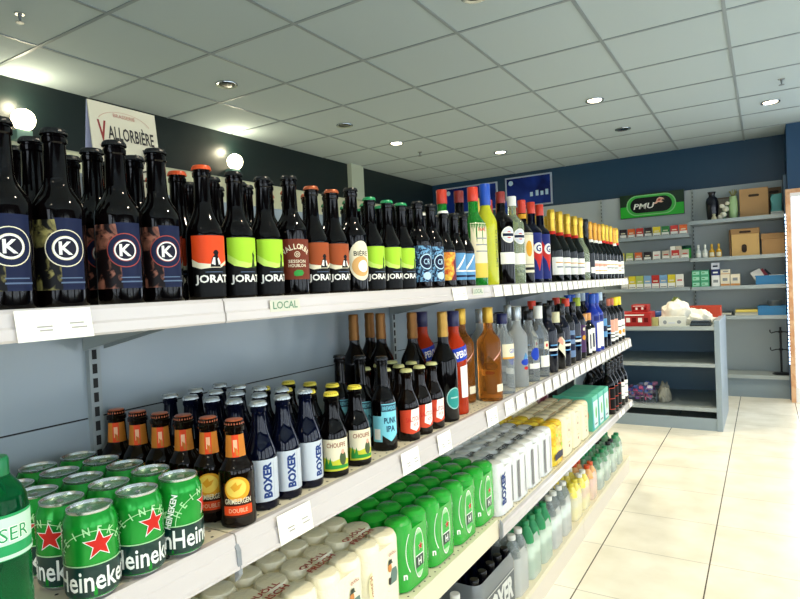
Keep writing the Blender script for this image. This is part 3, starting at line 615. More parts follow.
for y, l in ((.775, 'tiny green lettered strip on the top rail under the lime labels'), (1.597, 'tiny green lettered strip on the top rail beside the first price tag')):
    o = tag(MB().box(-.7166, y-.038, Z1-.026, -.7158, y+.038, Z1-.006, mat('strip_paper', 'cccbb8', .4)).build('shelf_strip'), l, 'label strip', 'green lettered strips')
    mb = MB(); lay(mb, [(g_text('LOCAL', .013, 0, 0, .062), mat('faded_green_ink', '5f8a6a', .5))], onfacex(-.7157, y, Z1-.015)); mb.build('lettering', o)

# ================================================================== bottles on the top shelf
def jit(a): return random.uniform(-a, a)
front = [('K_olive', .354), ('K_olive', .420), ('K_red', .503), ('K_red', .568), ('J_orange', .652), ('J_lime', .721), ('J_lime', .788), ('brown', .861), ('J_rust', .925), ('J_rust', .988),
         ('cream_round', 1.057), ('J_lime2', 1.131), ('J_lime2', 1.202), ('J_lime2', 1.267), ('swirl', 1.35), ('swirl', 1.422), ('autumn', 1.495), ('sky', 1.568), ('sky', 1.632)]
GT = 'beer bottles on the top shelf'
rows = ['front row', 'second row', 'third row', 'fourth row']
for r in range(3):
    for k, (kd, y) in enumerate(front):
        place(kd, -.77-.064*r+jit(.002), y+jit(.002)*(r > 0)+.004*r, Z1, '%s, %s in top shelf %s' % (SP[kd][1], ordinal(k), rows[r]), GT, jit(.08))
place('J_orange', -.962, .664, Z1, 'orange capped dark bottle deepest on the top shelf, beside the tent card', GT)
tall = [('pastis', 1.712), ('limon', 1.81), ('vermouth', 1.945), ('bianco', 2.055), ('porto', 2.165), ('gancia', 2.265), ('gancia', 2.365), ('champ', 2.52), ('champ', 2.63), ('champ', 2.76), ('champ', 2.885),
        ('blanc', 2.985), ('champ3', 3.08), ('champ2', 3.17), ('champ2', 3.265), ('champ2', 3.36), ('champ', 3.455), ('champ', 3.55), ('champ', 3.645), ('champ2', 3.735), ('champ', 3.82)]
second = {1: 'pastis', 3: 'limon', 2: 'bianco', 6: 'porto'}
for r in range(2):
    for k, (kd, y) in enumerate(tall):
        if r: kd = 'pastis' if k == 0 else {1: 'vermouth', 2: 'blanc', 3: 'porto', 4: 'porto', 5: 'limon', 6: 'porto'}.get(k, kd)
        place(kd, -.775-.094*r+jit(.002), y+(-.03 if r and k == 0 else .004*r), Z1, '%s, %s tall one in top shelf %s' % (SP[kd][1], ordinal(k), rows[r]), 'tall bottles on the top shelf', jit(.15))

# tent card
o = thing('tent_card', 'cream folded tent card with old style lettering standing behind the K badge bottles', 'sign', (-1.03, .693, Z1))
CARD = mat('card_cream', 'd2c9ac', .6); CARDB = mat('card_back', 'b9b9d0', .6)
H_, W_ = .372, .069
mb = MB()
sl = Vector((.042, 0, -H_)).normalized(); nrm = Vector((H_, 0, .042)).normalized()
def cardpt(u, v, d): p = Vector((0, 0, H_))+sl*(H_-v)*1.006+nrm*d; return (p.x, u, p.z)
mb.prism([(0, H_), (.042, 0), (.0395, 0), (-.002, H_)], -W_, W_, CARD); mb.build('front_panel', o)
MB().prism([(-.002, H_), (-.0455, 0), (-.048, 0), (-.0035, H_)], -W_, W_, CARDB).build('back_panel', o)
mb = MB()
INKB = mat('brown_black_ink', '2a2420', .6)
L = [(g_text('V', .04, -.047, .318, .017, bold=.03), mat('deep_red_ink', '8c2a22', .6)), (g_text('ALLORBIÈRE', .032, .012, .321, .096, bold=.02), INKB), (g_text('BRASSERIE', .007, 0, .352, .045), mat('faded_red_ink', 'c08a78', .6)),
     (g_ring(0, .332, .055, .0562, 24, .5, .35, PI-.35), mat('faded_red_ink')), (g_ring(0, .30, .058, .0592, 24, .5, PI+.3, 2*PI-.3), mat('faded_red_ink'))]
for s in (-1, 1):   # stag antlers
    for q in ([(0, .2), (.02, .22), (.034, .245), (.03, .262)], [(.02, .22), (.012, .25)], [(.034, .245), (.046, .262)], [(.012, .214), (.04, .222)], [(.006, .2), (.03, .2), (.042, .208)]):
        for (a, b), (c, d) in zip(q, q[1:]):
            n = Vector((-(d-b), c-a)).normalized()*.0016
            b_, d_ = b+.032, d+.032; p = [(s*(a+n.x), b_+n.y), (s*(a-n.x), b_-n.y), (s*(c-n.x), d_-n.y), (s*(c+n.x), d_+n.y)]
            L.append((g_poly(p), INKB))
L += [(g_poly([(-.012, .232), (.012, .232), (.008, .205), (0, .19), (-.008, .205)]), mat('tan_ink', '8a6a44', .6)), (g_rect(.014, .06, .030, .14), mat('bottle_ink', '6a3a20', .6)), (g_rect(.018, .14, .026, .2), mat('bottle_ink'))]
lay(mb, L, cardpt); mb.build('printing', o)

# ================================================================== middle shelf
GM = 'bottles on the middle shelf'
# green plastic bottle cut by the photo edge
o = thing('water_bottle', 'large green plastic bottle with pale label, cut off by the photo edge beside the cans', 'bottle', (-.722, .306, Z2), 0)
prof = [(.027, 0), (.031, .004), (.0325, .012), (.0325, .03), (.0315, .034), (.0325, .038), (.0325, .06), (.0318, .064), (.0325, .068), (.0325, .155), (.031, .168), (.026, .18), (.018, .19), (.0145, .196), (.0145, .2)]
MB().lathe(prof, PETG, 30).build('plastic_body', o); rf = rf_of(prof)
MB().lathe([(.0155, .19), (.016, .192), (.016, .210), (.0145, .213), (.001, .2135)], mat('bottle_green_cap', '0c7040', .3), 30).build('screw_cap', o)
mb = MB(); wrap(mb, [(g_rect(-.102, 0, .102, .048), mat('label_green_print', '2a9a5a', .4)), (g_rect(-.102, .016, .102, .045), mat('pale_mint_print', 'bfe0c8', .45)), (g_text('SER', .016, .001, .027, .034, .0, .03), WHITE), (g_text('SER', .0145, .001, .027, .031, 0, .0), mat('label_green_print')), (g_rect(-.102, .001, .102, .005), mat('pale_mint_print'))], lambda z: .0327, .108, .12)
mb.build('label', o)
# cans
CANR, CANH = .0325, .1145
cprof = [(.023, 0), (.025, .0005), (.0265, .002), (.0305, .0065), (CANR, .011), (CANR, .094), (.0318, .099), (.0285, .107), (.0268, .1105)]
def make_can():
    r = thing('beer_can', None, 'can')
    MB().lathe(cprof, CANGREEN, 32).build('can_body', r); rf = rf_of(cprof)
    MB().lathe([(.0268, .1105), (.0276, .112), (.0274, .1143), (.0262, .1145), (.0255, .113), (.0245, .1095), (.0235, .109), (.0005, .1092)], ALU, 32).build('can_lid', r)
    mb = MB(); mb.tube([(.0, .0, .1096), (.004, .0, .1103), (.010, .0, .1103)], .0035, ALU, 6); mb.build('pull_tab', r)
    MB().lathe([(.0232, 0), (.0252, .0003), (.0268, .002), (.0307, .0066), (.0306, .0068)], ALU, 32).build('base_rim', r)
    mb = MB(); PG = mat('pale_green_print', 'a8d8a0', .35); W2 = mat('can_white', 'eef2ea', .35); D = mat('band_green', '03302a', .3)
    L = [(g_rect(-.102, .0085, .102, .0475), D), (g_rect(-.102, .0475, .102, .049), PG), (g_ring(0, .049, .045, .046, 40, .92, .0, PI), PG),
         (g_arc('HEINEKEN', .0105, 0, .044, .0475, 2.5, bold=.015), PG), (g_star(.007, .073, .0205), W2), (g_star(.007, .073, .018), RED), (g_text('Heineken', .027, 0, .0295, .1, 0, .014), W2)]
    Q = []
    for s in (0, PI): Q += [(g, m, s) for g, m in L]
    for i, (g, m, s) in enumerate(Q[1:]):
        if s and g is L[0][0]: continue
        wrap(mb, [(g, m)], rf, 0, s, .0032, .0001*(1+(i+1) % len(L)), R=CANR)
    wrap(mb, [L[0]], rf, 0, 0, .0032, .0001)
    for s in (PI/2, -PI/2):
        wrap(mb, [(g_text('HEINEKEN', .0085, .0, .07, .05, PI/2-.25, .03), W2)], rf, 0, s, .0032, .0006)
    mb.build('printed_label', r)
    register(r); return r
can0 = None
cr = [-.45, -.2, .55]
cl = ['nearest the green plastic bottle', 'in the middle column', 'next to the orange necked bottles']
for r in range(5):
    for c, y in enumerate((.428, .496, .564)):
        if can0 is None: q = can0 = make_can()
        else: q = dup(can0)
        q.location = (-.752-.0655*r, y, Z2); q.rotation_euler = (0, 0, cr[c]-.0 if r == 0 else cr[c]+jit(1.2))
        tag(q, 'green beer can with dark band, %s, %s' % (rows[r] if r < 4 else 'rearmost row', cl[c]), None, 'green cans on the middle shelf')
for r in range(6):
    place('grim', -.755-.0592*r, .68-.004*r, Z2, '%s, %s' % (SP['grim'][1], ['at the shelf front', 'second back from front', 'third back from front', 'fourth back from front', 'fifth back from front', 'rearmost of its column'][r]), GM, jit(.1))
bc = ['first column', 'second column', 'third column']
for c, y in enumerate((.752, .814, .878)):
    for r in range(5): place('boxer', -.772-.0605*r, y+jit(.001), Z2, 'slim silver capped beer bottle with blue vertical lettering, %s, %s' % (bc[c], rows[r] if r < 4 else 'rearmost row'), GM, [-.05, -.05, .35][c] if r == 0 else jit(.2))
for c, y in enumerate((.951, 1.033)):
    for r in range(4): place('gnome', -.766-.0655*r, y+(.006 if r else 0), Z2, '%s, %s column, %s' % (SP['gnome'][1], ['nearer', 'farther'][c], rows[r]), GM, jit(.1))
for r in range(3): place('punk', -.774-.066*r, 1.155+.005*r, Z2, '%s, %s' % (SP['punk'][1], ['at the shelf front', 'second back from the front', 'third back from the front'][r]), GM, [0, .1, -.1][r])
for c, y in enumerate((1.25, 1.316, 1.382)):
    for r in range(3): place('salitos', -.765-.0625*r, y, Z2, '%s, %s, %s' % (SP['salitos'][1], bc[c], rows[r]), GM, jit(.1))
place('wine_teal', -.772, 1.468, Z2, 'dark wine bottle with gold capsule and oval teal label at the front', GM)
for k, (x, y) in enumerate(((-1.03, 1.40), (-1.03, 1.482), (-.965, 1.445), (-.868, 1.463))):
    place('wine_back', x, y, Z2, 'dark wine bottle with bronze capsule behind the red labelled beers, %s' % ['nearest', 'deepest', 'third', 'beside the red bottle'][k], GM)
place('aperitif', -.785, 1.56, Z2, SP['aperitif'][1]+', at the front', GM); place('aperitif', -.885, 1.55, Z2, SP['aperitif'][1]+', behind another', GM)
place('amber', -.835, 1.715, Z2, SP['amber'][1]+', set back behind the front one', GM); place('amber', -.768, 1.778, Z2, SP['amber'][1]+', at the shelf front', GM)
mid = [('gin', 1.905), ('frost', 2.045), ('blueclear', 2.165), ('whitecap', 2.285), ('navyblk', 2.40), ('diag', 2.50), ('navyblk', 2.585), ('redcap', 2.67), ('navyblk', 2.765), ('greencap', 2.86), ('orangecap', 2.96), ('orangecap', 3.05),
       ('bluecap', 3.14), ('bluecap', 3.225), ('palecap', 3.315), ('navyblk', 3.40), ('creamlab', 3.49), ('creamlab', 3.58), ('yellowcap', 3.68), ('yellowcap', 3.775)]
for k, (kd, y) in enumerate(mid): place(kd, -.77+jit(.002), y, Z2, '%s, %s past the ambers' % (SP[kd][1].replace(' spirit bottle', ' bottle').replace('bright ',''), ordinal(k)), GM, jit(.15))
back = [('frost', 1.93), ('blueclear', 2.02), ('blueclear', 2.11), ('frost', 2.2), ('whitecap', 2.3), ('navyblk', 2.39), ('redcap', 2.48), ('plaindark', 2.57), ('navyblk', 2.66), ('plaindark', 2.75), ('redcap', 2.84), ('greencap', 2.93), ('bluecap', 3.03), ('bluecap', 3.12), ('palecap', 3.21), ('palecap', 3.3), ('bluecap', 3.4), ('redcap', 3.5), ('plaindark', 3.6), ('yellowcap', 3.7), ('plaindark', 3.79)]
for k, (kd, y) in enumerate(back): place(kd, -.862+jit(.003), y, Z2, '%s, %s behind the front spirits' % (SP[kd][1].replace(' spirit bottle', ' bottle').replace('bright ',''), ordinal(k)), GM, jit(.2))

# ================================================================== multipacks on the lower shelf
def hull_outline(nx, ny, r, e=0., seg=6):
    """rounded outline round a block of nx by ny cans, front face on x=0, y centred"""
    w = nx*2*r; h = ny*r; p = []
    for cx, cy, a0 in ((-r, h-r, 0), (-w+r, h-r, PI/2), (-w+r, -h+r, PI), (-r, -h+r, 3*PI/2)):
        for k in range(seg+1):
            a = a0+PI/2*k/seg; p.append((cx+(r+e)*math.cos(a), cy+(r+e)*math.sin(a)))
    return p
def can_pack(nx, ny, r, H, m, decals, top=None, lip=.012, dome=.8):
    R = thing('can_multipack', None, 'multipack')
    z1 = H-lip
    mb = MB().prism(hull_outline(nx, ny, r, -.0005), .004, z1-.004, m, 'Z', True)
    mb.build('film_wrap', R)
    for i in range(nx):
        for j in range(ny):
            q = MB().lathe([(r*.8, .0), (r*.97, .006), (r*.998, .02), (r*.998, z1-.004), (r*.96, H-.009), (r*dome, H-.001), (r*dome*.9, H), (r*.001, H-.0006)], m, 22, c=(-r-2*r*i, (j-(ny-1)/2)*2*r, 0)).build('can', R)
    if decals: decals(R)
    register(R); return R
def face_decal(R, name, L, y=0., z=0., x=.0): 
    mb = MB(); lay(mb, L, onfacex(x, y, z), .0004); return mb.build(name, R)
def top_decal(R, L, x, y, z):
    mb = MB(); lay(mb, L, lambda u, v, d: (x-v, y+u, z+d), .0004); return mb.build('top_lettering', R)
PR = .0355
WHITEP = mat('white_film', 'ece6ca', .22); GREENP = mat('green_film', '17a02c', .16, coat=.3); SILVERW = mat('silver_white_film', 'dfe2e0', .22); YEL = noise_mat('yellow_fruit_film', 'ead23c', 'd8a81c', 40, .25); CREAMP = mat('cream_film', 'eee4c0', .25)
RINK = mat('rust_ink', 'a8432c', .5)
for m_, sc_ in ((WHITEP, 45), (GREENP, 38), (SILVERW, 45), (CREAMP, 45)):
    nt = m_.node_tree; n_ = nt.nodes.new('ShaderNodeTexNoise'); n_.inputs['Scale'].default_value = sc_; n_.inputs['Detail'].default_value = 3; n_.inputs['Distortion'].default_value = 1.5
    t_ = nt.nodes.new('ShaderNodeTexCoord'); u_ = nt.nodes.new('ShaderNodeBump'); u_.inputs['Strength'].default_value = .35; u_.inputs['Distance'].default_value = .006
    nt.links.new(t_.outputs['Object'], n_.inputs['Vector']); nt.links.new(n_.outputs['Fac'], u_.inputs['Height']); nt.links.new(u_.outputs['Normal'], nt.nodes['Principled BSDF'].inputs['Normal'])
def d_white(R):
    skin = mat('portrait_skin', 'c8823c', .5)
    man = [(g_poly([(-.004, .0), (.026, .0), (.03, .018), (.026, .034), (.008, .034), (.002, .018)]), mat('portrait_coat', '5f7a70', .5)), (g_poly([(-.008, .004), (.002, .002), (.004, .016), (-.006, .018)]), mat('portrait_dark', '2c2014', .5)), (g_ell(-.001, .04, .0075, .01), skin), (g_poly([(-.009, .048), (.011, .048), (.011, .05), (.008, .05), (.007, .058), (-.004, .058), (-.006, .05), (-.009, .05)]), mat('portrait_hat', '2e3a2a', .5)), (g_text('QUÖLL', .009, .01, .07, .03), RINK), (g_ring(.006, -.006, .02, .0206, 16, .3, PI, 2*PI), mat('straw_print'))]
    face_decal(R, 'portrait_print', man, .012, .06)
    face_decal(R, 'side_lettering', [(g_ell(0, .0, .014, .03), mat('pale_straw_print', 'ddd8a8', .5)), (g_text('FRISCH', .012, .0, .0, .046, PI/2+.2), RINK)], -.052, .085, -.0045)
    top_decal(R, [(g_text('QUÖLL', .02, 0, .012, .085, .06, .03), RINK), (g_text('FRISCH', .016, 0, -.012, .085, .06, .03), RINK)], -2*PR, -.01, .1685)
def d_green(R):
    PG = mat('pale_green_print'); D = mat('band_green'); W2 = mat('can_white')
    L = [(g_poly([(.025*math.cos(t)*1., .062*math.sin(t)) for t in [2*PI*k/28 for k in range(28)]]), W2), (g_poly([(.0225*math.cos(t), .059*math.sin(t)) for t in [2*PI*k/28 for k in range(28)]]), PG), (g_poly([(-.015, -.046), (.015, -.046), (.018, -.036), (.018, .034), (.013, .047), (-.013, .047), (-.018, .034), (-.018, -.036)]), mat('can_front_green', '27b03c', .35)),
         (g_rect(-.018, -.034, .018, -.006), D), (g_rect(-.018, -.006, .018, -.003), W2), (g_text('H', .018, 0, -.02, bold=.04), W2), (g_star(.004, .016, .0125), W2), (g_star(.004, .016, .0105), RED)]
    face_decal(R, 'oval_print', L, .0, .08)
    for s in (-1, 1):
        mb = MB(); r = PR+.0008
        for g, m in [(g_ring(0, .075, .03, .0318, 20, 1.9, -.9 if s > 0 else PI-.9, .9 if s > 0 else PI+.9), W2), (g_text('n', .013, s*.034, .02, bold=.03), W2)]:
            vs, fs = split(*g, .006); out = []
            for u, v in vs:
                a = s*min(max(s*u-.012, 0)/r, 1.5)
                out.append((-PR+r*math.cos(a), s*PR*1.0+(r*math.sin(a) if s*u > .012 else 0)-0*s, v+.02))
            mb.add(out, fs, m)
        mb.build('side_print', R)
def d_silver(R):
    face_decal(R, 'front_lettering', [(g_text('BOXER', .036, 0, 0, .105, PI/2, .03), mat('boxing_blue_print'))], -PR, .09, .0)
    face_decal(R, 'stripe_print', [(g_rect(-.006, -.06, .006, .06), mat('pale_steel_print', '9fb0c8', .4))], PR+.006, .085)
    top_decal(R, [(g_text('BOXER', .022, 0, 0, .1, 0, .03), BLACK)], -2*PR, 0, .1732); top_decal(R, [(g_text('BOXER', .016, 0, 0, .06, 0, .03), BLACK)], -4*PR, .02, .1732)
def d_yellow(R):
    face_decal(R, 'fruit_print', [(g_poly([(-.06, -.06), (.045, -.06), (.045, -.034), (-.02, -.03), (-.06, -.036)]), NAVY), (g_ell(-.03, .04, .008), LIME), (g_ell(.02, .03, .007), LIME), (g_ell(.03, -.01, .008), LIME)], 0, .085)
def d_cream(R):
    face_decal(R, 'crest_print', [(g_ring(0, .02, .024, .026, 24, 1.2), mat('tan_print', 'c8a878', .5)), (g_ell(0, .022, .006), mat('red_brown_print')), (g_rect(-.016, -.03, .016, -.026), mat('tan_print')), (g_ell(-.004, -.045, .006), mat('red_brown_print'))], 0, .085)
    top_decal(R, [(g_rect(-.05, -.004, .05, .004), mat('tan_print'))], -2*PR, 0, .1732); top_decal(R, [(g_rect(-.05, -.004, .05, .004), mat('tan_print'))], -4*PR, 0, .1732)
def packs(nx, m, dec, ys, x, z, H, labels, group, dome=.8, lip=.012):
    first = None
    for y, l in zip(ys, labels):
        if first is None: q = first = can_pack(nx, 2, PR, H, m, dec, lip=lip, dome=dome)
        else: q = dup(first)
        q.location = (x, y, z); tag(q, l, None, group)
W1 = .1445
yw = [1.0915-W1*k for k in range(5)]
GP = 'multipacks on the lower shelf'
nth = ['beside the green packs', 'second from the green packs', 'third from the green packs', 'fourth from the green packs', 'fifth from the green packs']
packs(3, WHITEP, d_white, yw, -.742, Z3N, .168, ['cream white six pack with hatted man print, '+n for n in nth], GP, .84)
packs(2, WHITEP, None, yw, -.962+.006, Z3N, .168, ['plain white pack in the rear row, '+n for n in nth], GP, .84)
yg = [1.238+W1*k for k in range(4)]
nth = ['next to the white packs', 'second from the white packs', 'third from the white packs', 'next to the silver packs']
packs(3, GREENP, d_green, [y-(.002 if k == 3 else 0) for k, y in enumerate(yg)], -.744, Z3N, .172, ['bright green film wrapped six pack with oval can print, '+n for n in nth], GP, .72, .02)
packs(2, GREENP, None, yg, -.962+.004, Z3N, .172, ['bright green pack in the dark rear row, '+n for n in nth], GP, .72, .02)
ys_ = [1.8345+W1*k for k in range(4)]
nth = ['next to the green packs', 'second from the green packs', 'third from the green packs', 'next to the yellow pack']
def d_silver_plain(R):
    face_decal(R, 'stripe_print', [(g_rect(-.05, -.07, -.028, .06), mat('pale_steel_print')), (g_rect(.02, -.07, .026, .06), mat('pale_steel_print'))], 0, .085)
    top_decal(R, [(g_text('BOXER', .022, 0, 0, .1, 0, .03), BLACK)], -2*PR, 0, .1732); top_decal(R, [(g_text('BOXER', .016, 0, 0, .06, 0, .03), BLACK)], -4*PR, .02, .1732)
packs(3, SILVERW, d_silver_plain, ys_[1:], -.745, Z3, .173, ['silver white six pack with grey stripes, '+n for n in nth[1:]], GP, .82)
packs(3, SILVERW, d_silver, ys_[:1], -.745, Z3, .173, ['silver white six pack with blue lettering, '+n for n in nth], GP, .82)
packs(2, SILVERW, None, ys_, -.962+.003, Z3, .173, ['plain silver pack in the rear row, '+n for n in nth], GP, .82)
packs(3, YEL, d_yellow, [2.413], -.745, Z3, .173, ['yellow fruit patterned six pack with navy base, between silver and cream packs'], GP)
packs(2, YEL, None, [2.413], -.959, Z3, .173, ['yellow pack in the rear row behind the yellow six pack'], GP)
yc = [2.558+W1*k for k in range(3)]; nth = ['next to the yellow pack', 'middle of the three', 'next to the teal cartons']
packs(3, CREAMP, d_cream, yc, -.745, Z3, .173, ['cream six pack with tan crest, '+n for n in nth], GP); packs(2, CREAMP, None, yc, -.959, Z3, .173, ['plain cream pack in the rear row, '+n for n in nth], GP)
# teal cartons
for k, y in enumerate((3.035, 3.155, 3.275)):
    o = thing('drinks_carton', 'teal and white drinks carton, %s of the three beyond the cream packs' % ORD[k], 'carton', (-.745, y, Z3), 0, 'teal cartons')
    T = mat('mint_card', '5cc4a8', .45)
    MB().box(-.2, -.056, 0, 0, .056, .172, T, .003).build('box_body', o)
    face_decal(o, 'front_print', [(g_rect(-.05, -.075, .05, .06), mat('ice_print', 'd8ece8', .5)), (g_poly([(-.055, -.08), (-.03, -.08), (-.046, .08), (-.055, .08)]), mat('aqua_print', '3aa8b0', .5)), (g_ell(.01, .0, .014, .03), mat('leaf_print', '6fb85a', .5)), (g_rect(-.02, -.06, .03, -.052), GREY)], 0, .086)
    if k == 0:
        mb = MB(); lay(mb, [(g_ell(0, 0, .03, .05), mat('orange_fruit_print', 'd88a3c', .5))], lambda u, v, d: (-.05+u, -.056-d, .08+v), .0004); mb.build('fruit_print', o)
for k, y in enumerate((3.42, 3.505, 3.59)): place('redframe', -.765, y, Z3, 'dark wine bottle with red framed black label, %s beyond the teal cartons' % ORD[k], 'wine bottles on the lower shelf')
for k, y in enumerate((3.685, 3.775)): place('whitewine', -.765, y, Z3, 'dark wine bottle with white label at the lower shelf far end, %s of two' % ORD[k], 'wine bottles on the lower shelf')
for k in range(4): place('plaindark', -.87, 3.43+.088*k, Z3, 'dark wine bottle in the rear row of the lower shelf, %s from the cartons' % ORD[k], 'wine bottles on the lower shelf')
for k, (y, l) in enumerate(((3.06, 'black wine carton standing behind the teal cartons'), (3.22, 'second black wine carton behind the teal cartons'))):
    o = tag(MB().box(-.08, -.075, 0, .08, .075, .3, mat('black_card', '0f0c0c', .4), .003).build('wine_carton', None, (-1.0, y, Z3)), l, 'carton', 'black wine cartons')
    face_decal(o, 'gold_mark', [(g_ell(-.02, .0, .012, .03), mat('dull_gold_print', '4a3c24', .4))], 0, .15, .08)
o = tag(MB().box(-.06, -.08, 0, .06, .08, .26, mat('mauve_card', '8a6a70', .5), .003).build('drinks_carton', None, (-1.02, 2.88, Z3)), 'pinkish brown carton standing behind the last cream pack', 'carton')
face_decal(o, 'front_print', [(g_rect(-.05, -.03, .05, .03), mat('plum_print'))], 0, .18, .06)

# ================================================================== base shelf
GB = 'packs on the base shelf'
SM = mat('smoked_film', '6f7476', .12, .25)
def bottle_pack(name, nx, ny, pitch, prof, body, capm, wrapm, z1, label, x, y, dec=None, group=GB, labm=None, labz=None, capz=None):
    R = thing(name, label, 'multipack', (x, y, ZB), 0, group)
    for i in range(nx):
        for j in range(ny):
            c = (-pitch/2-pitch*i, (j-(ny-1)/2)*pitch, 0)
            b = MB().lathe(prof, body, 20, c=c).build('bottle', R)
            MB().lathe([(.0145, capz), (.015, capz+.001), (.015, capz+.016), (.0135, capz+.018), (.001, capz+.0182)], capm, 16, c=c).build('bottle_cap', b)
            if labm: MB().lathe([(prof[2][0]+.0006, labz[0]), (prof[2][0]+.0006, labz[1])][::1], labm, 20, c=c).build('bottle_label', b)
    if wrapm:
        p = hull_outline(nx, ny, pitch/2, .0012); n = len(p)
        mb = MB(); vs = []
        cxx = -nx*pitch/2
        for z, s in ((.002, 1), (z1, 1), (z1+.03, .93)):
            vs += [(cxx+(a-cxx)*s, b*s, z) for a, b in p]
        fs = [(i*n+k, i*n+(k+1) % n, (i+1)*n+(k+1) % n, (i+1)*n+k) for i in range(2) for k in range(n)]
        mb.add(vs, fs, wrapm, True); mb.build('film_wrap', R)
    if dec: dec(R)
    return R
beer_prof = smooth_profile(.0295, .2, .1, .155, .0135)
def d_dark(R):
    p = hull_outline(3, 2, .031, .002); 
    mb = MB(); lay(mb, [(g_rect(-.122, -.055, .122, .055), mat('pewter_print', '565c5e', .4)), (g_text('BOXER', .082, 0, 0, .225, 0, .035), mat('chalk_print', 'd4d6d0', .5)), (g_rect(-.12, .049, .12, .052), mat('chalk_print'))], onfacex(.0016, .0, .085), .0005); mb.build('front_lettering', R)
DARKFILM = film('smoky_clear_film', '7c8284', .86, .16); CLEARF = film('clear_film', 'f4f6f0', .42, .12)
bottle_pack('bottle_multipack', 4, 5, .062, beer_prof, NAVYGLASS, CAPBLACK, DARKFILM, .158, 'large smoky wrapped pack of dark beers with white lettering on the base shelf', -.765, 1.775, d_dark, capz=.183)
pet = [(.026, 0), (.03, .004), (.0318, .012), (.0318, .06), (.0305, .066), (.0318, .072), (.0318, .14), (.028, .165), (.018, .188), (.0135, .198), (.0135, .206)]
short = [(r, z*.78) for r, z in pet]
kinds = [(2.01, pet, PETC, CAPWHITE, None, 'clear water bottle pack next to the dark beer pack'), (2.152, pet, PETG2, CAPGREEN, 'pale_mint_print', 'green plastic bottle pack, nearer of the two on the base shelf'), (2.294, pet, PETG2, CAPGREEN, 'pale_mint_print', 'green plastic bottle pack, farther of the two on the base shelf'),
         (2.436, pet, PETC, CAPWHITE, 'ice_print', 'clear plastic bottle pack just after the green ones'), (2.578, pet, PETC, CAPWHITE, 'ice_print', 'second clear plastic bottle pack, before the yellow drinks'), (2.76, short, mat('lemon_drink', 'ead860', .15), CAPYELLOW, 'pale_straw_print', 'yellow drink pack on the base shelf, beside clear bottles'), (2.91, short, mat('lemon_drink'), CAPWHITE, 'caramel_tint_print', 'yellow and peach drink pack on the base shelf'),
         (3.06, short, mat('peach_drink', 'e0a868', .15), CAPORANGE, 'peach_print', 'peach drink pack on the base shelf, before the pale green ones'), (3.22, short, PETLG, CAPGREEN, 'pale_mint_print', 'pale green bottle pack, first of the four at the far end'), (3.38, short, PETLG, CAPGREEN, 'pale_mint_print', 'pale green bottle pack, second of the four at the far end'), (3.54, short, PETLG, CAPBLACK, 'pale_mint_print', 'pale green bottle pack with black caps near the far end'), (3.70, short, PETLG, CAPGREEN, 'pale_mint_print', 'pale green bottle pack, last on the base shelf')]
mat('caramel_tint_print', 'e0a878', .5)
for y, pr, b, c, lm, l in kinds:
    q = .78 if pr is short else 1
    bottle_pack('bottle_multipack', 3, 2, .0645, pr, b, c, CLEARF, .13*q, l, -.766, y, None, labm=MATS[lm] if lm else None, labz=(.08*q, .125*q), capz=.198*q)
for k in range(2):
    bottle_pack('bottle_multipack', 3, 2, .0645, pet, PETC, CAPWHITE, CLEARF, .13, 'clear water bottle pack under the %s green multipack' % ['first', 'second'][k], -.766, 1.49-.135*k, None, capz=.198)
o = thing('can_tray', 'green and orange printed cardboard tray standing on the far base shelf packs', 'tray', (-.93, 3.06, ZB+.1692), 0)
MB().box(-.06, -.09, 0, .06, .09, .045, mat('tray_green', '3f9a3c', .5), .003).build('tray_body', o)
mb = MB(); lay(mb, [(g_rect(-.055, -.08, .055, -.01), mat('tray_orange', 'd0693c', .5))], lambda u, v, d: (u, v, .045+d), .0005); mb.build('orange_print', o)
# ================================================================== back wall shelving
YF, YBK = 6.59, 6.93
GPANEL = mat('grey_wall_panel', 'a9b2b4', .45)
def wall_bay(x0, x1, shelves, label, base, lit_slots=False):
    R = thing('wall_shelving', label, 'shelf', ((x0+x1)/2, (YF+YBK)/2, FZ), 0, 'grey shelving along the back wall')
    at(R, MB().box(x0, YBK, FZ, x1, WB-.005, .885, GPANEL), 'back_panel')
    mb = MB().box(x0, YBK-.02, FZ, x0+.02, YBK, .885, SHELFG); z = -1.0
    while z < .87:
        mb.box(x0+.006, YBK-.0206, z, x0+.013, YBK-.02, z+.02, HOLE); z += .04
    at(R, mb, 'upright')
    for z in shelves:
        s = at(R, MB().box(x0+.004, YF, z-.028, x1-.004, YBK, z, SHELFG), 'shelf_board')
        at(R, MB().box(x0+.004, YF-.008, z-.032, x1-.004, YF, z+.004, mat('pale_rail', '98a2a4', .4)), 'shelf_edge', s)
    if base: at(R, MB().box(x0, YF+.02, -1.035, x1-.002, YBK, -1.0, SHELFG).box(x0, YF+.05, FZ, x1-.002, YBK, -1.035, mat('base_grey', '7d8c94', .4)), 'base_deck')
    return R
wall_bay(-2.7, -1.56, [], 'plain grey wall panel bay behind the champagne bottles', False)
wall_bay(-1.555, -.632, [.41, .165, -.128, -.42], 'wall shelving bay with cigarette packets under the green sign', True)
RB = wall_bay(-.628, .20, [.525, .155, -.132, -.424], 'wall shelving bay with boxes and blue trays beside the doorway', True)
mb = MB().box(.176, YF-.004, FZ, .2, YBK, .885, mat('side_panel_blue', '4f6880', .4)); at(RB, mb, 'side_panel')
o = thing('slot_glow_strip', 'slots of the back shelving upright by the doorway, daylight put in as bluish glow', 'shelf upright', (.188, YF-.012, -.9))  # slotted upright; doorway daylight through its slots is added as emissive marks
MB().box(-.011, -.004, 0, .011, .004, 1.42, mat('slotted_upright', '28405c', .4)).build('slotted_upright', o)
mb = MB(); z = .02
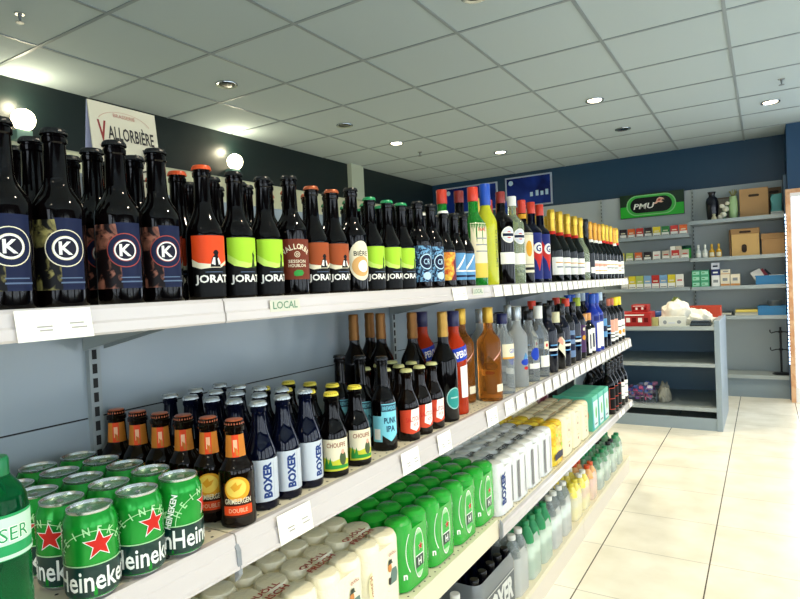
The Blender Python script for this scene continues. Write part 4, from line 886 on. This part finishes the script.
while z < 1.4:
    mb.box(-.009, -.0052, z, .009, -.004, z+.02, mat('slot_daylight_glow', 'e4f2ff', .4, emit=7, ecol='b4d8ff')); z += .0345
mb.build('glowing_slot_row', o)

# green sign
o = thing('lit_sign', 'green sign with black oval and white lettering above the cigarette shelves', 'sign', (-1.017, YBK-.001, .645))
SG = mat('sign_green', '26b42c', .3); SB = mat('sign_black', '0a100c', .25); SR = mat('sign_ring_green', '8fd08a', .3)
MB().box(-.322, -.03, 0, .322, 0, .255, mat('sign_edge', '10301c', .4)).build('sign_case', o)
def stadium(w, h, r, cx=0, cy=0, n=12):
    p = []
    for sx, a0 in ((1, -PI/2), (-1, PI/2)):
        for k in range(n+1): a = a0+PI*k/n; p.append((cx+sx*(w/2-r)+r*math.cos(a), cy+(h/2)/r*r*math.sin(a)))
    return p
mb = MB(); F = onfacey(-.03, 0, 0)
lay(mb, [(g_rect(-.318, .004, .318, .251), mat('sign_dark_green', '0c2c14', .3)), (g_rect(-.318, .004, .318, .125), SG), (g_poly(stadium(.5, .22, .11, -.005, .13)), SR), (g_poly(stadium(.478, .2, .1, -.005, .13)), mat('sign_mid_green', '3fae44', .3)), (g_poly(stadium(.42, .165, .0825, -.005, .13)), SB)], F, .0008)
mb.build('sign_face', o)
mb = MB()
g = g_text('PMU', .06, 0, 0, .2, 0, .02); g = ([(a+.25*b-.075, b+.12) for a, b in g[0]], g[1])
horse = [(.02, .135), (.05, .155), (.06, .185), (.085, .2), (.115, .192), (.135, .17), (.11, .172), (.10, .16), (.125, .15), (.1, .14), (.07, .148), (.05, .13)]
lay(mb, [(g, WHITE), (g_poly(horse), mat('horse_pink', 'e8b8a0', .4)), (g_poly([(.06, .16), (.09, .16), (.10, .18), (.075, .185)]), mat('horse_red', 'b0402c', .4))], onfacey(-.036, 0, 0), .0008)
mb.build('lettering', o)
# framed blue screens on the dark wall
for x0, x1, z0, z1, l in ((-3.55, -2.80, .92, 1.265, 'framed dark blue screen behind the red capped green bottle'), (-2.69, -2.11, .915, 1.285, 'framed blue screen on the back wall above the champagne')):
    o = thing('wall_screen', l, 'screen', ((x0+x1)/2, WB, (z0+z1)/2), 0, 'framed screens on the back wall')
    w, h = (x1-x0)/2, (z1-z0)/2; t = .016; FR = mat('pale_frame', 'a8b4c4', .35)
    MB().box(-w, -.03, -h, -w+t, 0, h, FR).box(w-t, -.03, -h, w, 0, h, FR).box(-w+t, -.03, -h, w-t, 0, -h+t, FR).box(-w+t, -.03, h-t, w-t, 0, h, FR).build('frame', o)
    MB().box(-w+t, -.022, -h+t, w-t, 0, h-t, noise_mat('blue_screen_print', '0a1650', '1c3c9a', 3, .3, 2, .35, .7)).build('display', o)
    mb = MB(); L = [(g_ell(-w+.07, h-.07, .03), mat('pale_blue_print'))]
    for k, u in enumerate((.02, .09, .15, .21)): L.append((g_rect(u, -.07, u+.035, -.02+.015*(k % 2)), mat('pale_blue_print')))
    lay(mb, L, onfacey(-.0222, 0, 0), .0006); mb.build('printing', o)

# cigarette packets and cartons
GC = 'cigarette packets on the wall shelves'
cols = dict(o='d8642c', r='c03028', k='2a2024', y='dcc82c', g='2c7a3a', w='ece8dc', l='c4b8a4', b='7fa8cc', d='c89a2c', t='b0c060')
rowsC = [(.41, 'upper', -1.35, .083, 'okorkygrodllw', .098), (.165, 'middle', -1.30, .089, 'ytokwlrlk', .09), (-.128, 'lower', -1.27, .0765, 'lytbrbywr', .135)]
cname = dict(o='orange', r='red', k='black', y='yellow', g='green', w='white', l='beige', b='pale blue', d='mustard', t='light green')
pk = {}
cnt = {}
for z, nm, x0, w, s, h in rowsC:
    for k, c in enumerate(s):
        x = x0+w*k
        if x > -.66: break
        key = (c, round(h, 3))
        if key not in pk:
            R = thing('cigarette_packet', None, 'packet')
            M = mat('packet_'+cname[c].replace(' ', '_'), cols[c], .4)
            MB().box(-.036, -.022, 0, .036, 0, h*.68, M, .001).build('box_body', R)
            MB().box(-.036, -.022, h*.68, .036, 0, h, M, .001).build('flip_lid', R)
            mb = MB(); lay(mb, [(g_rect(-.033, .003, .033, h*.38), WHITE), (g_rect(-.028, h*.08, .028, h*.12), BLACK), (g_rect(-.022, h*.5, .022, h*.6), CREAM if c not in 'wl' else RED)], onfacey(-.0222, 0, 0), .0004); mb.build('warning_print', R)
            register(R); pk[key] = q = R
        else: q = dup(pk[key])
        q.location = (x, YF+.06, z); tag(q, '%s cigarette packet, %s along the %s shelf under the green sign' % (cname[c], ordinal(k), nm), None, GC)
for k, (x, w, c, l) in enumerate(((-.79, .045, 'w', 'white'), (-.735, .055, 'l', 'beige'))):
    o = tag(MB().box(-w/2, -.03, 0, w/2, 0, .13, mat('carton_'+l, cols[c], .45), .002).build('tobacco_box', None, (x, YF+.07, .165)), 'tall %s tobacco box standing at the right end of the middle cigarette shelf' % l, 'box')
o = thing('tobacco_tin', 'round dark green tin at the end of the middle cigarette shelf', 'tin', (-.665, YF+.08, .165))
MB().lathe([(.04, 0), (.042, .004), (.042, .1)], GREEN, 24).build('tin_body', o); MB().lathe([(.043, .1), (.043, .125), (.04, .13), (.001, .13)], DGREEN, 24).build('tin_lid', o)
# right bay, upper shelf
zt = .525
def rb(l): return l
o = thing('vase', 'black shouldered vase at the left of the top wall shelf', 'vase', (-.425, YF+.14, zt))
MB().lathe([(.035, 0), (.045, .005), (.05, .05), (.056, .13), (.058, .19), (.05, .225), (.03, .245), (.028, .262), (.04, .29), (.037, .29), (.024, .262)], mat('black_ceramic', '10121c', .2), 28).build('vase_body', o)
o = thing('picture_frame', 'small brown framed picture leaning behind the black vase', 'picture', (-.325, YF+.27, zt), 0)
MB().box(-.075, 0, 0, .075, .02, .24, mat('frame_brown', '6a5844', .5), .002).build('frame', o); MB().box(-.06, -.001, .015, .06, .001, .225, mat('picture_taupe', '8e8676', .6)).build('picture_sheet', o)
o = thing('white_flower', 'bunch of white flower balls in front of the small picture', 'flowers', (-.325, YF+.1, zt))
for k, (x, z, r) in enumerate(((-.03, .03, .026), (.0, .05, .03), (.02, .105, .03), (-.01, .135, .024), (.035, .16, .022))):
    bm = bmesh.new(); bmesh.ops.create_icosphere(bm, subdivisions=2, radius=r, matrix=Matrix.Translation((x, -.01*(k % 2), z)))
    for v in bm.verts: v.co += Vector((jit(.004), jit(.004), jit(.004)))
    MB().bm(bm, mat('petal_white', 'e6e2cc', .6), True).build('blossom', o)
mb = MB()
for k, x in enumerate((-.03, .0, .02, -.01, .035)): mb.tube([(x*.3, .015, 0), (x, .01, .06+.02*k)], .003, GREEN, 6)
mb.build('stem', o)
o = thing('small_ornament', 'little cream ornament at the foot of the black vase', 'ornament', (-.405, YF+.05, zt))
MB().lathe([(.02, 0), (.026, .012), (.02, .03), (.01, .045), (.014, .058), (.001, .068)], mat('cream_ceramic', 'd8d0a8', .4), 18).build('ornament_body', o)
o = thing('green_vase', 'tall pale green vase with dried stems on the top wall shelf', 'vase', (-.24, YF+.14, zt))
MB().lathe([(.03, 0), (.036, .01), (.042, .09), (.042, .17), (.032, .205), (.036, .225), (.032, .225), (.028, .2)], mat('celadon', 'a8c890', .25), 26).build('vase_body', o)
mb = MB()
for k in range(9):
    a = k*2.3; mb.tube([(0, 0, .18), (.015*math.cos(a), .015*math.sin(a), .24), (.035*math.cos(a), .035*math.sin(a), .27+.01*(k % 3))], .0035, mat('dried_stem', '8a8a50', .6), 6)
mb.build('dried_stems', o)
CARDB_ = mat('brown_cardboard', 'b08a5c', .7); CARDD = mat('dark_cardboard', '6f5438', .7); SLOT = mat('cut_hole', '2a1c12', .8)
def carton(x0, x1, z, h, y, d, label, holes_, m=CARDB_, lid=True):
    o = thing('cardboard_box', label, 'box', ((x0+x1)/2, y, z), 0, 'brown cardboard boxes on the wall shelves'); w = (x1-x0)/2
    MB().box(-w, 0, 0, w, d, h, m, .004).build('box_body', o)
    if lid: MB().box(-w-.004, -.006, h-.05, w+.004, d+.004, h+.004, CARDD if m is CARDD else mat('cardboard_lid', 'a07c50', .7), .003).build('box_lid', o)
    mb = MB()
    for cx, cz, rx, rz in holes_: lay(mb, [(g_poly(stadium(rx*2, rz*2, min(rx, rz), cx, cz)) if rx >= rz else g_poly([(cx+(a-cx), b) for a, b in [(cx+q, cz+p) for p, q in stadium(rz*2, rx*2, rx)]][::-1]), SLOT)], onfacey(-.001 if not lid else -.0065, 0, 0), .0006)
    if holes_: mb.build('hole_print', o)
    return o
carton(-.185, .055, zt, .28, YF+.09, .2, 'wide brown cardboard box with hand hole on the top wall shelf', [(0, .21, .045, .012)], lid=False)
carton(-.02, .165, zt, .285, YF+.24, .08, 'darker cardboard box partly hidden at the right end of the top wall shelf', [(.03, .24, .04, .012)], CARDD, False)
o = thing('wrapped_bundle', 'teal and white wrapped bundle at the right end of the top wall shelf', 'bundle', (.12, YF+.1, zt))
bm = bmesh.new(); bmesh.ops.create_cube(bm, size=1, matrix=Matrix.Translation((0, .05, .1)) @ Matrix.Diagonal((.085, .09, .2, 1))); bmesh.ops.subdivide_edges(bm, edges=list(bm.edges), cuts=4, use_grid_fill=True)
for v in bm.verts: v.co += Vector((jit(.008), jit(.008), jit(.006) if v.co.z > .02 else 0))
MB().bm(bm, mat('teal_wrap', '4f9a98', .35), True).build('wrap_body', o)
MB().box(-.05, -.005, 0, .055, .1, .04, mat('white_wrap', 'c8ccc4', .4), .008).build('paper_base', o)
carton(-.265, -.03, .155, .265, YF+.09, .2, 'tan lidded cardboard box with dark oval hole on the middle wall shelf', [(-.01, .075, .022, .04), (.0, .235, .05, .01)], mat('tan_cardboard', 'c8a468', .7))
o = carton(-.285, -.27, .155, .265, YF+.1, .2, 'narrow dark cardboard sheet left of the tan lidded box', [], CARDD, False)
carton(-.012, .175, .155, .2, YF+.09, .22, 'plain brown cardboard box right of the tan lidded box', [])
for k, (x, m, lm, l) in enumerate(((-.56, CLEAR, WHITE, 'small clear spray bottle, first on the middle wall shelf'), (-.5, CLEAR, WHITE, 'small clear spray bottle, second on the middle wall shelf'), (-.44, mat('honey_liquid', 'c89a20', .15), CREAM, 'small golden bottle, first of two on the middle wall shelf'), (-.378, mat('honey_liquid'), CREAM, 'small golden bottle, second, beside the cardboard box'))):
    o = thing('small_bottle', l, 'bottle', (x, YF+.11, .155), 0, 'small bottles on the middle wall shelf')
    MB().lathe([(.024, 0), (.026, .003), (.026, .07), (.012, .09), (.009, .11)], m if k > 1 else mat('pale_liquid', 'c8d0cc', .15), 20).build('bottle_body', o)
    MB().lathe([(.0105, .105), (.011, .107), (.011, .138), (.001, .14)], CAPGOLD if k > 1 else CAPWHITE, 16).build('bottle_cap', o)
    mb = MB(); wrap(mb, [(g_rect(-.022, .015, .022, .055), lm)], lambda z: .0262, 0, -PI/2); mb.build('label', o)
# lower wall shelf
zl = -.132
MINT = mat('mint_carton', '46a878', .4)
for k in range(6):
    c, r = k % 2, k//2
    o = tag(MB().box(-.0385, 0, 0, .0385, .16, .056, MINT, .002).build('green_carton', None, (-.588+.079*c, YF+.08, zl+.0565*r)), 'mint green carton, %s column, %s of the stack on the lower wall shelf' % (['outer', 'inner'][c], ['bottom', 'middle', 'top'][r]), 'carton', 'mint green cartons stacked by the cigarettes')
    face = MB(); lay(face, [(g_rect(-.03, .012, .03, .044), mat('mint_pale_print', 'a8dcc0', .45)), (g_rect(-.024, .024, .0, .032), GREEN)], onfacey(-.0002, 0, 0), .0005); face.build('front_print', o)
for x, w, z, h, m, p, l in ((-.413, .072, 0, .11, 'ecece8', GREY, 'white carton under the navy one on the lower wall shelf'), (-.413, .072, .1105, .06, '20306e', WHITE, 'navy carton stacked in the middle of three'), (-.413, .072, .171, .065, 'e4e6ee', NAVY, 'white carton with blue print on top of the navy carton')):
    o = tag(MB().box(-w/2, 0, 0, w/2, .12, h, mat('carton_'+m, m, .45), .002).build('medicine_carton', None, (x, YF+.08, zl+z)), l, 'carton')
    face = MB(); lay(face, [(g_rect(-w*.3, h*.35, w*.3, h*.6), p)], onfacey(-.0002, 0, 0), .0005); face.build('front_print', o)
for k, (x, z, w, h) in enumerate(((-.33, 0, .083, .115), (-.243, 0, .083, .115), (-.325, .1155, .085, .05))):
    o = tag(MB().box(-w/2, 0, 0, w/2, .14, h, mat('cream_carton', 'e6dcc4', .5), .002).build('cream_carton', None, (x, YF+.08, zl+z)), ['cream carton beside the white carton on the lower wall shelf', 'second cream carton farther from the white carton', 'small cream carton lying on top of the others'][k], 'carton')
    face = MB(); lay(face, [(g_rect(-w*.5+.002, .004, w*.5-.002, h*.2), mat('caramel_print', 'c88a4a', .5)), (g_rect(-w*.25, h*.45, w*.25, h*.7), GREY)], onfacey(-.0002, 0, 0), .0005); face.build('front_print', o)
def tray(x0, x1, z, h, label, name='plastic_tray', m=None, d=.24):
    m = m or mat('tray_blue', '1f74a8', .35)
    o = thing(name, label, 'tray', ((x0+x1)/2, YF+.05, z)); w = (x1-x0)/2; t = .006
    MB().box(-w, 0, 0, w, d, t, m).box(-w, 0, t, w, t, h, m).box(-w, d-t, t, w, d, h, m).box(-w, t, t, -w+t, d-t, h, m).box(w-t, t, t, w, d-t, h, m).build('tray_body', o)
    MB().box(-w-.006, -.006, h-.012, w+.006, 0, h, m).build('tray_rim', o)
    return o
tray(-.07, .168, zl, .09, 'bright blue plastic tray holding folded papers on the lower wall shelf')
for k, (x, a, c, l) in enumerate(((-.02, -.5, 'e8e4dc', 'white folded booklet leaning in the blue tray'), (.02, -.6, 'a83240', 'dark red booklet leaning in the blue tray'), (.055, -.7, '2a2c38', 'black booklet leaning in the blue tray'))):
    o = tag(MB().box(-.045, -.006-.0, 0, .045, .006, .12, mat('booklet_'+c, c, .5), .002).build('booklet', None, (x, YF+.12+.03*k, zl+.035)), l, 'booklet', 'booklets in the blue tray'); o.rotation_euler = (0, a, 0)
o = tag(MB().box(-.06, 0, 0, .06, .14, .012, mat('pale_paper', 'd8dcd4', .6)).build('paper_stack', None, (.1, YF+.09, zl+.082)), 'flat pale papers lying across the blue tray rim', 'paper'); 
# counter height wall shelf
zc = -.424
tray(-.06, .168, zc, .09, 'blue plastic tray on the shelf at counter height by the doorway')
o = thing('yellow_folder', 'yellow folders lying beside the blue tray at counter height', 'folder', (-.15, YF+.06, zc)); MB().box(-.1, 0, .03, .1, .16, .055, mat('folder_yellow', 'd8c058', .5), .003).build('folder_cover', o); MB().box(-.105, .01, 0, .1, .17, .03, mat('folder_paper', 'c8c4b0', .6)).build('paper_sheets', o)
o = thing('black_binder', 'flat black folder at counter height beside the yellow folders', 'folder', (-.38, YF+.06, zc)); MB().box(-.1, 0, 0, .1, .2, .035, mat('binder_black', '181a1c', .4), .004).build('folder_cover', o); MB().box(-.095, -.001, .008, .097, .19, .028, mat('folder_paper')).build('paper_sheets', o)
o = thing('glass_bowl', 'small clear bowl standing in the counter height blue tray', 'bowl', (.08, YF+.17, zc+.0065)); MB().lathe([(.02, 0), (.03, .004), (.05, .08), (.058, .13), (.055, .13), (.047, .08), (.026, .01), (.001, .009)], FROST, 24).build('bowl_body', o)
# black display stand on the base deck
o = thing('display_stand', 'empty black display stand with hooked arms at the foot of the back shelving', 'stand', (.118, YF+.14, -1.0)); BK = mat('black_metal', '0e1218', .4)
MB().lathe([(.001, .0), (.075, .0), (.078, .006), (.06, .016), (.012, .022), (.009, .03)][1:], BK, 28).build('stand_base', o)
MB().tube([(0, 0, .02), (0, 0, .42), (0, 0, .455)], .009, BK, 10).build('pole', o)
for z in (.41, .24):
    for s in (-1, 1):
        MB().tube([(0, 0, z), (s*.04, -.01, z), (s*.075, -.012, z-.012), (s*.085, -.012, z-.002), (s*.086, -.012, z+.02)], .005, BK, 8).build('hook_arm', o)
    MB().lathe([(.016, z-.01), (.018, z), (.016, z+.01)], BK, 14).build('collar', o)

# ================================================================== counter
C0, C1, XA, XB_ = 5.107, 5.945, -1.45, -.30
CG = mat('counter_grey', '8d9ca6', .4); CIN = mat('counter_inner', '6b8ba4', .35)
o = CT = thing('shop_counter', 'grey open shelved counter standing at the end of the drinks aisle', 'counter', ((XA+XB_)/2, (C0+C1)/2, FZ))
for x0, x1 in ((XB_-.04, XB_), (XA, XA+.04)): at(CT, MB().box(x0, C0, FZ, x1, C1, -.366, CG, .004), 'side_panel')
at(CT, MB().box(XA+.04, C1-.03, FZ, XB_-.04, C1, -.366, CIN), 'back_panel')
for z, n in ((-.412, 'counter_top'), (-.70, 'shelf_board'), (-1.045, 'shelf_board')):
    s = at(CT, MB().box(XA+.04, C0+.01, z-.022, XB_-.04, C1-.03, z, SHELFG), n)
    at(CT, MB().box(XA+.04, C0, z-.026, XB_-.04, C0+.01, z+.003, mat('pale_rail')), 'shelf_edge', s)
at(CT, MB().box(XA+.04, C0+.01, FZ, XB_-.04, C0+.03, -1.125, CG), 'plinth')
zt = -.412
# things on the counter top
RC = mat('red_crate', 'a82420', .4)
def red_pack(x, y, z, w, d, h, label):
    o = thing('red_display_box', label, 'box', (x, y, z), 0, 'red boxes on the counter')
    MB().box(-w/2, -d/2, 0, w/2, d/2, h, RC, .006).build('box_body', o)
    mb = MB(); L = []
    for k in range(5): L.append((g_rect(-w*.42+w*.18*k, h*.3, -w*.3+w*.18*k, h*.62), WHITE if k % 2 else mat('red_dark_print', '6a1414', .5)))
    L.append((g_rect(-w*.4, h*.78, w*.3, h*.86), WHITE)); lay(mb, L, onfacey(-d/2-.0002, 0, 0), .0006); mb.build('front_print', o)
red_pack(-.93, C0+.2, zt, .26, .24, .115, 'wide red display box with white print on the counter')
red_pack(-.90, C0+.24, zt+.1155, .13, .14, .06, 'small red box on top of the wide red display box')
def crumple(name, label, cat, x, y, z, sx, sy, sz, m, seed, part, top=.5):
    rnd = random.Random(seed)
    o = thing(name, label, cat, (x, y, z)); bm = bmesh.new()
    bmesh.ops.create_icosphere(bm, subdivisions=4, radius=1)
    from mathutils import noise
    for v in bm.verts:
        n = v.co.copy(); k = 1+.28*noise.noise(n*2.1+Vector((seed, 0, 0)))+.12*noise.noise(n*5+Vector((0, seed, 0)))
        z_ = max(n.z, -.35); v.co = Vector((n.x*k*sx, n.y*k*sy, (z_+.35)/1.35*k*sz if n.z > -.35 else 0))
    MB().bm(bm, m, True).build(part, o); return o
PLB = mat('white_plastic_bag', 'e8e4d4', .35)
crumple('plastic_bag', 'crumpled white plastic bag heaped on the counter', 'bag', -.64, C0+.3, zt, .13, .1, .19, PLB, 3, 'bag_body')
crumple('plastic_bag', 'low flattened white plastic bag beside the heaped one', 'bag', -.49, C0+.34, zt, .14, .1, .12, PLB, 9, 'bag_body')
o = tag(MB().box(-.1, 0, 0, .1, .03, .075, mat('printed_white_card', 'dcdcd0', .5), .002).build('white_leaflet_box', None, (-.645, C0+.12, zt)), 'white box with small grey figures in front of the plastic bag', 'box')
mb = MB(); lay(mb, [(g_ell(-.055, .03, .014, .016), GREY), (g_ell(.05, .032, .016, .014), GREY), (g_rect(-.03, .02, .02, .03), mat('pale_grey_print'))], onfacey(-.0002, 0, 0), .0005); mb.build('front_print', o)
o = tag(MB().box(-.035, 0, 0, .035, .05, .07, mat('yellow_green_card', 'b4b070', .5), .002).build('small_carton', None, (-.788, C0+.12, zt)), 'small yellow green carton between the red box and the white box', 'carton')
o = thing('magazine_stack', 'dark magazines lying at the right end of the counter top', 'magazines', (-.44, C0+.13, zt))
for k in range(4): MB().box(-.075+.004*k, -.05, .011*k, .075-.003*k, .09, .011*k+.01, mat('magazine_%s' % 'abcd'[k], ['20262c', '3c4c58', '181c20', '2c3a48'][k], .3)).build('magazine', o)
mb = MB(); lay(mb, [(g_poly([(-.05, -.03), (-.02, -.03), (.04, .06), (.01, .06)]), mat('pale_steel_print')), (g_poly([(.02, -.03), (.03, -.03), (.06, .03), (.06, .05)]), mat('pale_steel_print'))], lambda u, v, d: (u, v, .0432+d), .0005); mb.build('cover_print', o)
o = thing('orange_crate', 'orange red plastic crate behind the white bags at the back of the counter', 'crate', (-.44, C0+.62, zt)); OR = mat('crate_orange', 'c8401c', .4)
MB().box(-.13, 0, 0, .115, .18, .006, OR).box(-.13, 0, .006, .115, .006, .13, OR).box(-.13, .174, .006, .115, .18, .13, OR).box(-.13, .006, .006, -.124, .174, .13, OR).box(.109, .006, .006, .115, .174, .13, OR).build('crate_body', o)
MB().box(-.136, -.006, .12, .121, 0, .135, OR).build('rim', o)
o = thing('blue_plate_stack', 'dark blue round tin behind the red boxes on the counter', 'tin', (-.80, C0+.5, zt)); MB().lathe([(.07, 0), (.075, .004), (.075, .09), (.068, .1), (.001, .104)], mat('tin_blue', '24407e', .35), 26).build('tin_body', o); MB().lathe([(.077, .07), (.077, .092), (.07, .103), (.07, .1005)], mat('tin_rim_blue', '3c5c9a', .35), 26).build('tin_lid', o)
crumple('plant_pot', 'olive green leafy bundle behind the plastic bag', 'plant', -.66, C0+.55, zt, .06, .05, .2, mat('olive_leaf', '6a7a24', .5), 5, 'leaf_bundle')
# sweets on the lowest counter shelf
zs = -1.045
o = thing('wire_basket', 'shallow dark wire basket holding sweets on the lowest counter shelf', 'basket', (-.95, C0+.22, zs)); mb = MB()
BKW = mat('basket_metal', '5a6670', .4, .4)
for z in (.006, .05, .09):
    mb.tube([(-.2, -.15, z), (.17, -.15, z), (.17, .15, z), (-.2, .15, z), (-.2, -.15, z)], .003, BKW, 6)
for k in range(16): mb.tube([(-.2+.37*k/15, -.15, .004), (-.2+.37*k/15, -.15, .09)], .002, BKW, 5)
for k in range(12): mb.tube([(.17, -.15+.3*k/11, .004), (.17, -.15+.3*k/11, .09)], .002, BKW, 5)
mb.build('wire_frame', o)
mb = MB(); rnd = random.Random(4)
SW = [mat('sweet_'+c, c, .3) for c in ('8a5aa8', 'd890b8', '5a78c8', 'e8e4f0', 'c05080', '9ab0e0')]
for k in range(170):
    bm = bmesh.new(); x, y = rnd.uniform(-.17, .14), rnd.uniform(-.12, .12)
    bmesh.ops.create_cube(bm, size=1, matrix=Matrix.Translation((x, y, .02+rnd.uniform(0, .09+.03*math.sin(x*12)))) @ Matrix.Rotation(rnd.uniform(0, 3), 4, 'Z') @ Matrix.Rotation(rnd.uniform(-.8, .8), 4, 'X') @ Matrix.Diagonal((.032, .016, .022, 1)))
    mb.bm(bm, SW[rnd.randrange(6)])
o = mb.build('wrapped_sweets', None, (-.95, C0+.22, zs+.006)); tag(o, 'heap of pink purple and blue wrapped sweets in the wire basket', 'sweets', None, 'stuff')
crumple('paper_bag', 'crumpled grey beige bag beside the sweets on the lowest counter shelf', 'bag', -.735, C0+.2, zs, .05, .08, .15, mat('grey_beige_bag', '9a988a', .5), 12, 'bag_body')

# ================================================================== camera, daylight, exposure
cam = bpy.data.cameras.new('camera'); cam.sensor_width = 36; cam.lens = 590/800*36; cam.clip_start = .02; cam.clip_end = 100
co = bpy.data.objects.new('camera', cam); COL.objects.link(co)
f = 590.
def dirc(x, y): return Vector((x-400, 299.5-y, f)).normalized()
Yc = dirc(764, 271); Xc = -dirc(-561, 331); Xc = (Xc-Yc*Xc.dot(Yc)).normalized(); Zc = Xc.cross(Yc)
if Zc.y < 0: Zc = -Zc
M = Matrix(((Xc.x, Xc.y, -Xc.z), (Yc.x, Yc.y, -Yc.z), (Zc.x, Zc.y, -Zc.z)))
co.matrix_world = M.to_4x4()
S.camera = co
w = bpy.data.worlds.new('daylight'); S.world = w; w.use_nodes = True
b = w.node_tree.nodes['Background']; b.inputs[0].default_value = (.80, .90, 1.0, 1); b.inputs[1].default_value = 4.0
def portal(loc, rot, sx, sy):
    l = bpy.data.lights.new('window_portal', 'AREA'); l.shape = 'RECTANGLE'; l.size = sx; l.size_y = sy; l.cycles.is_portal = True
    q = bpy.data.objects.new('window_portal', l); COL.objects.link(q); q.location = loc; q.rotation_euler = rot
for a, c in WIN: portal((XR+.13, (a+c)/2, (wz0+wz1)/2), (0, PI/2, 0), wz1-wz0, c-a)
for a, c in NW: portal(((a+c)/2, YN-.13, (wz0+wz1)/2), (PI/2, 0, 0), c-a, wz1-wz0)
portal((.75, PY+.14, -.26), (-PI/2, 0, 0), 1.0, 1.9)
V = S.view_settings; V.view_transform = 'Standard'; V.look = 'None'; V.gamma = 1; V.use_curve_mapping = False; V.exposure = .42
S.cycles.caustics_reflective = False; S.cycles.caustics_refractive = False; S.cycles.sample_clamp_indirect = 6; S.cycles.max_bounces = 10; S.cycles.transparent_max_bounces = 16; S.cycles.transmission_bounces = 8
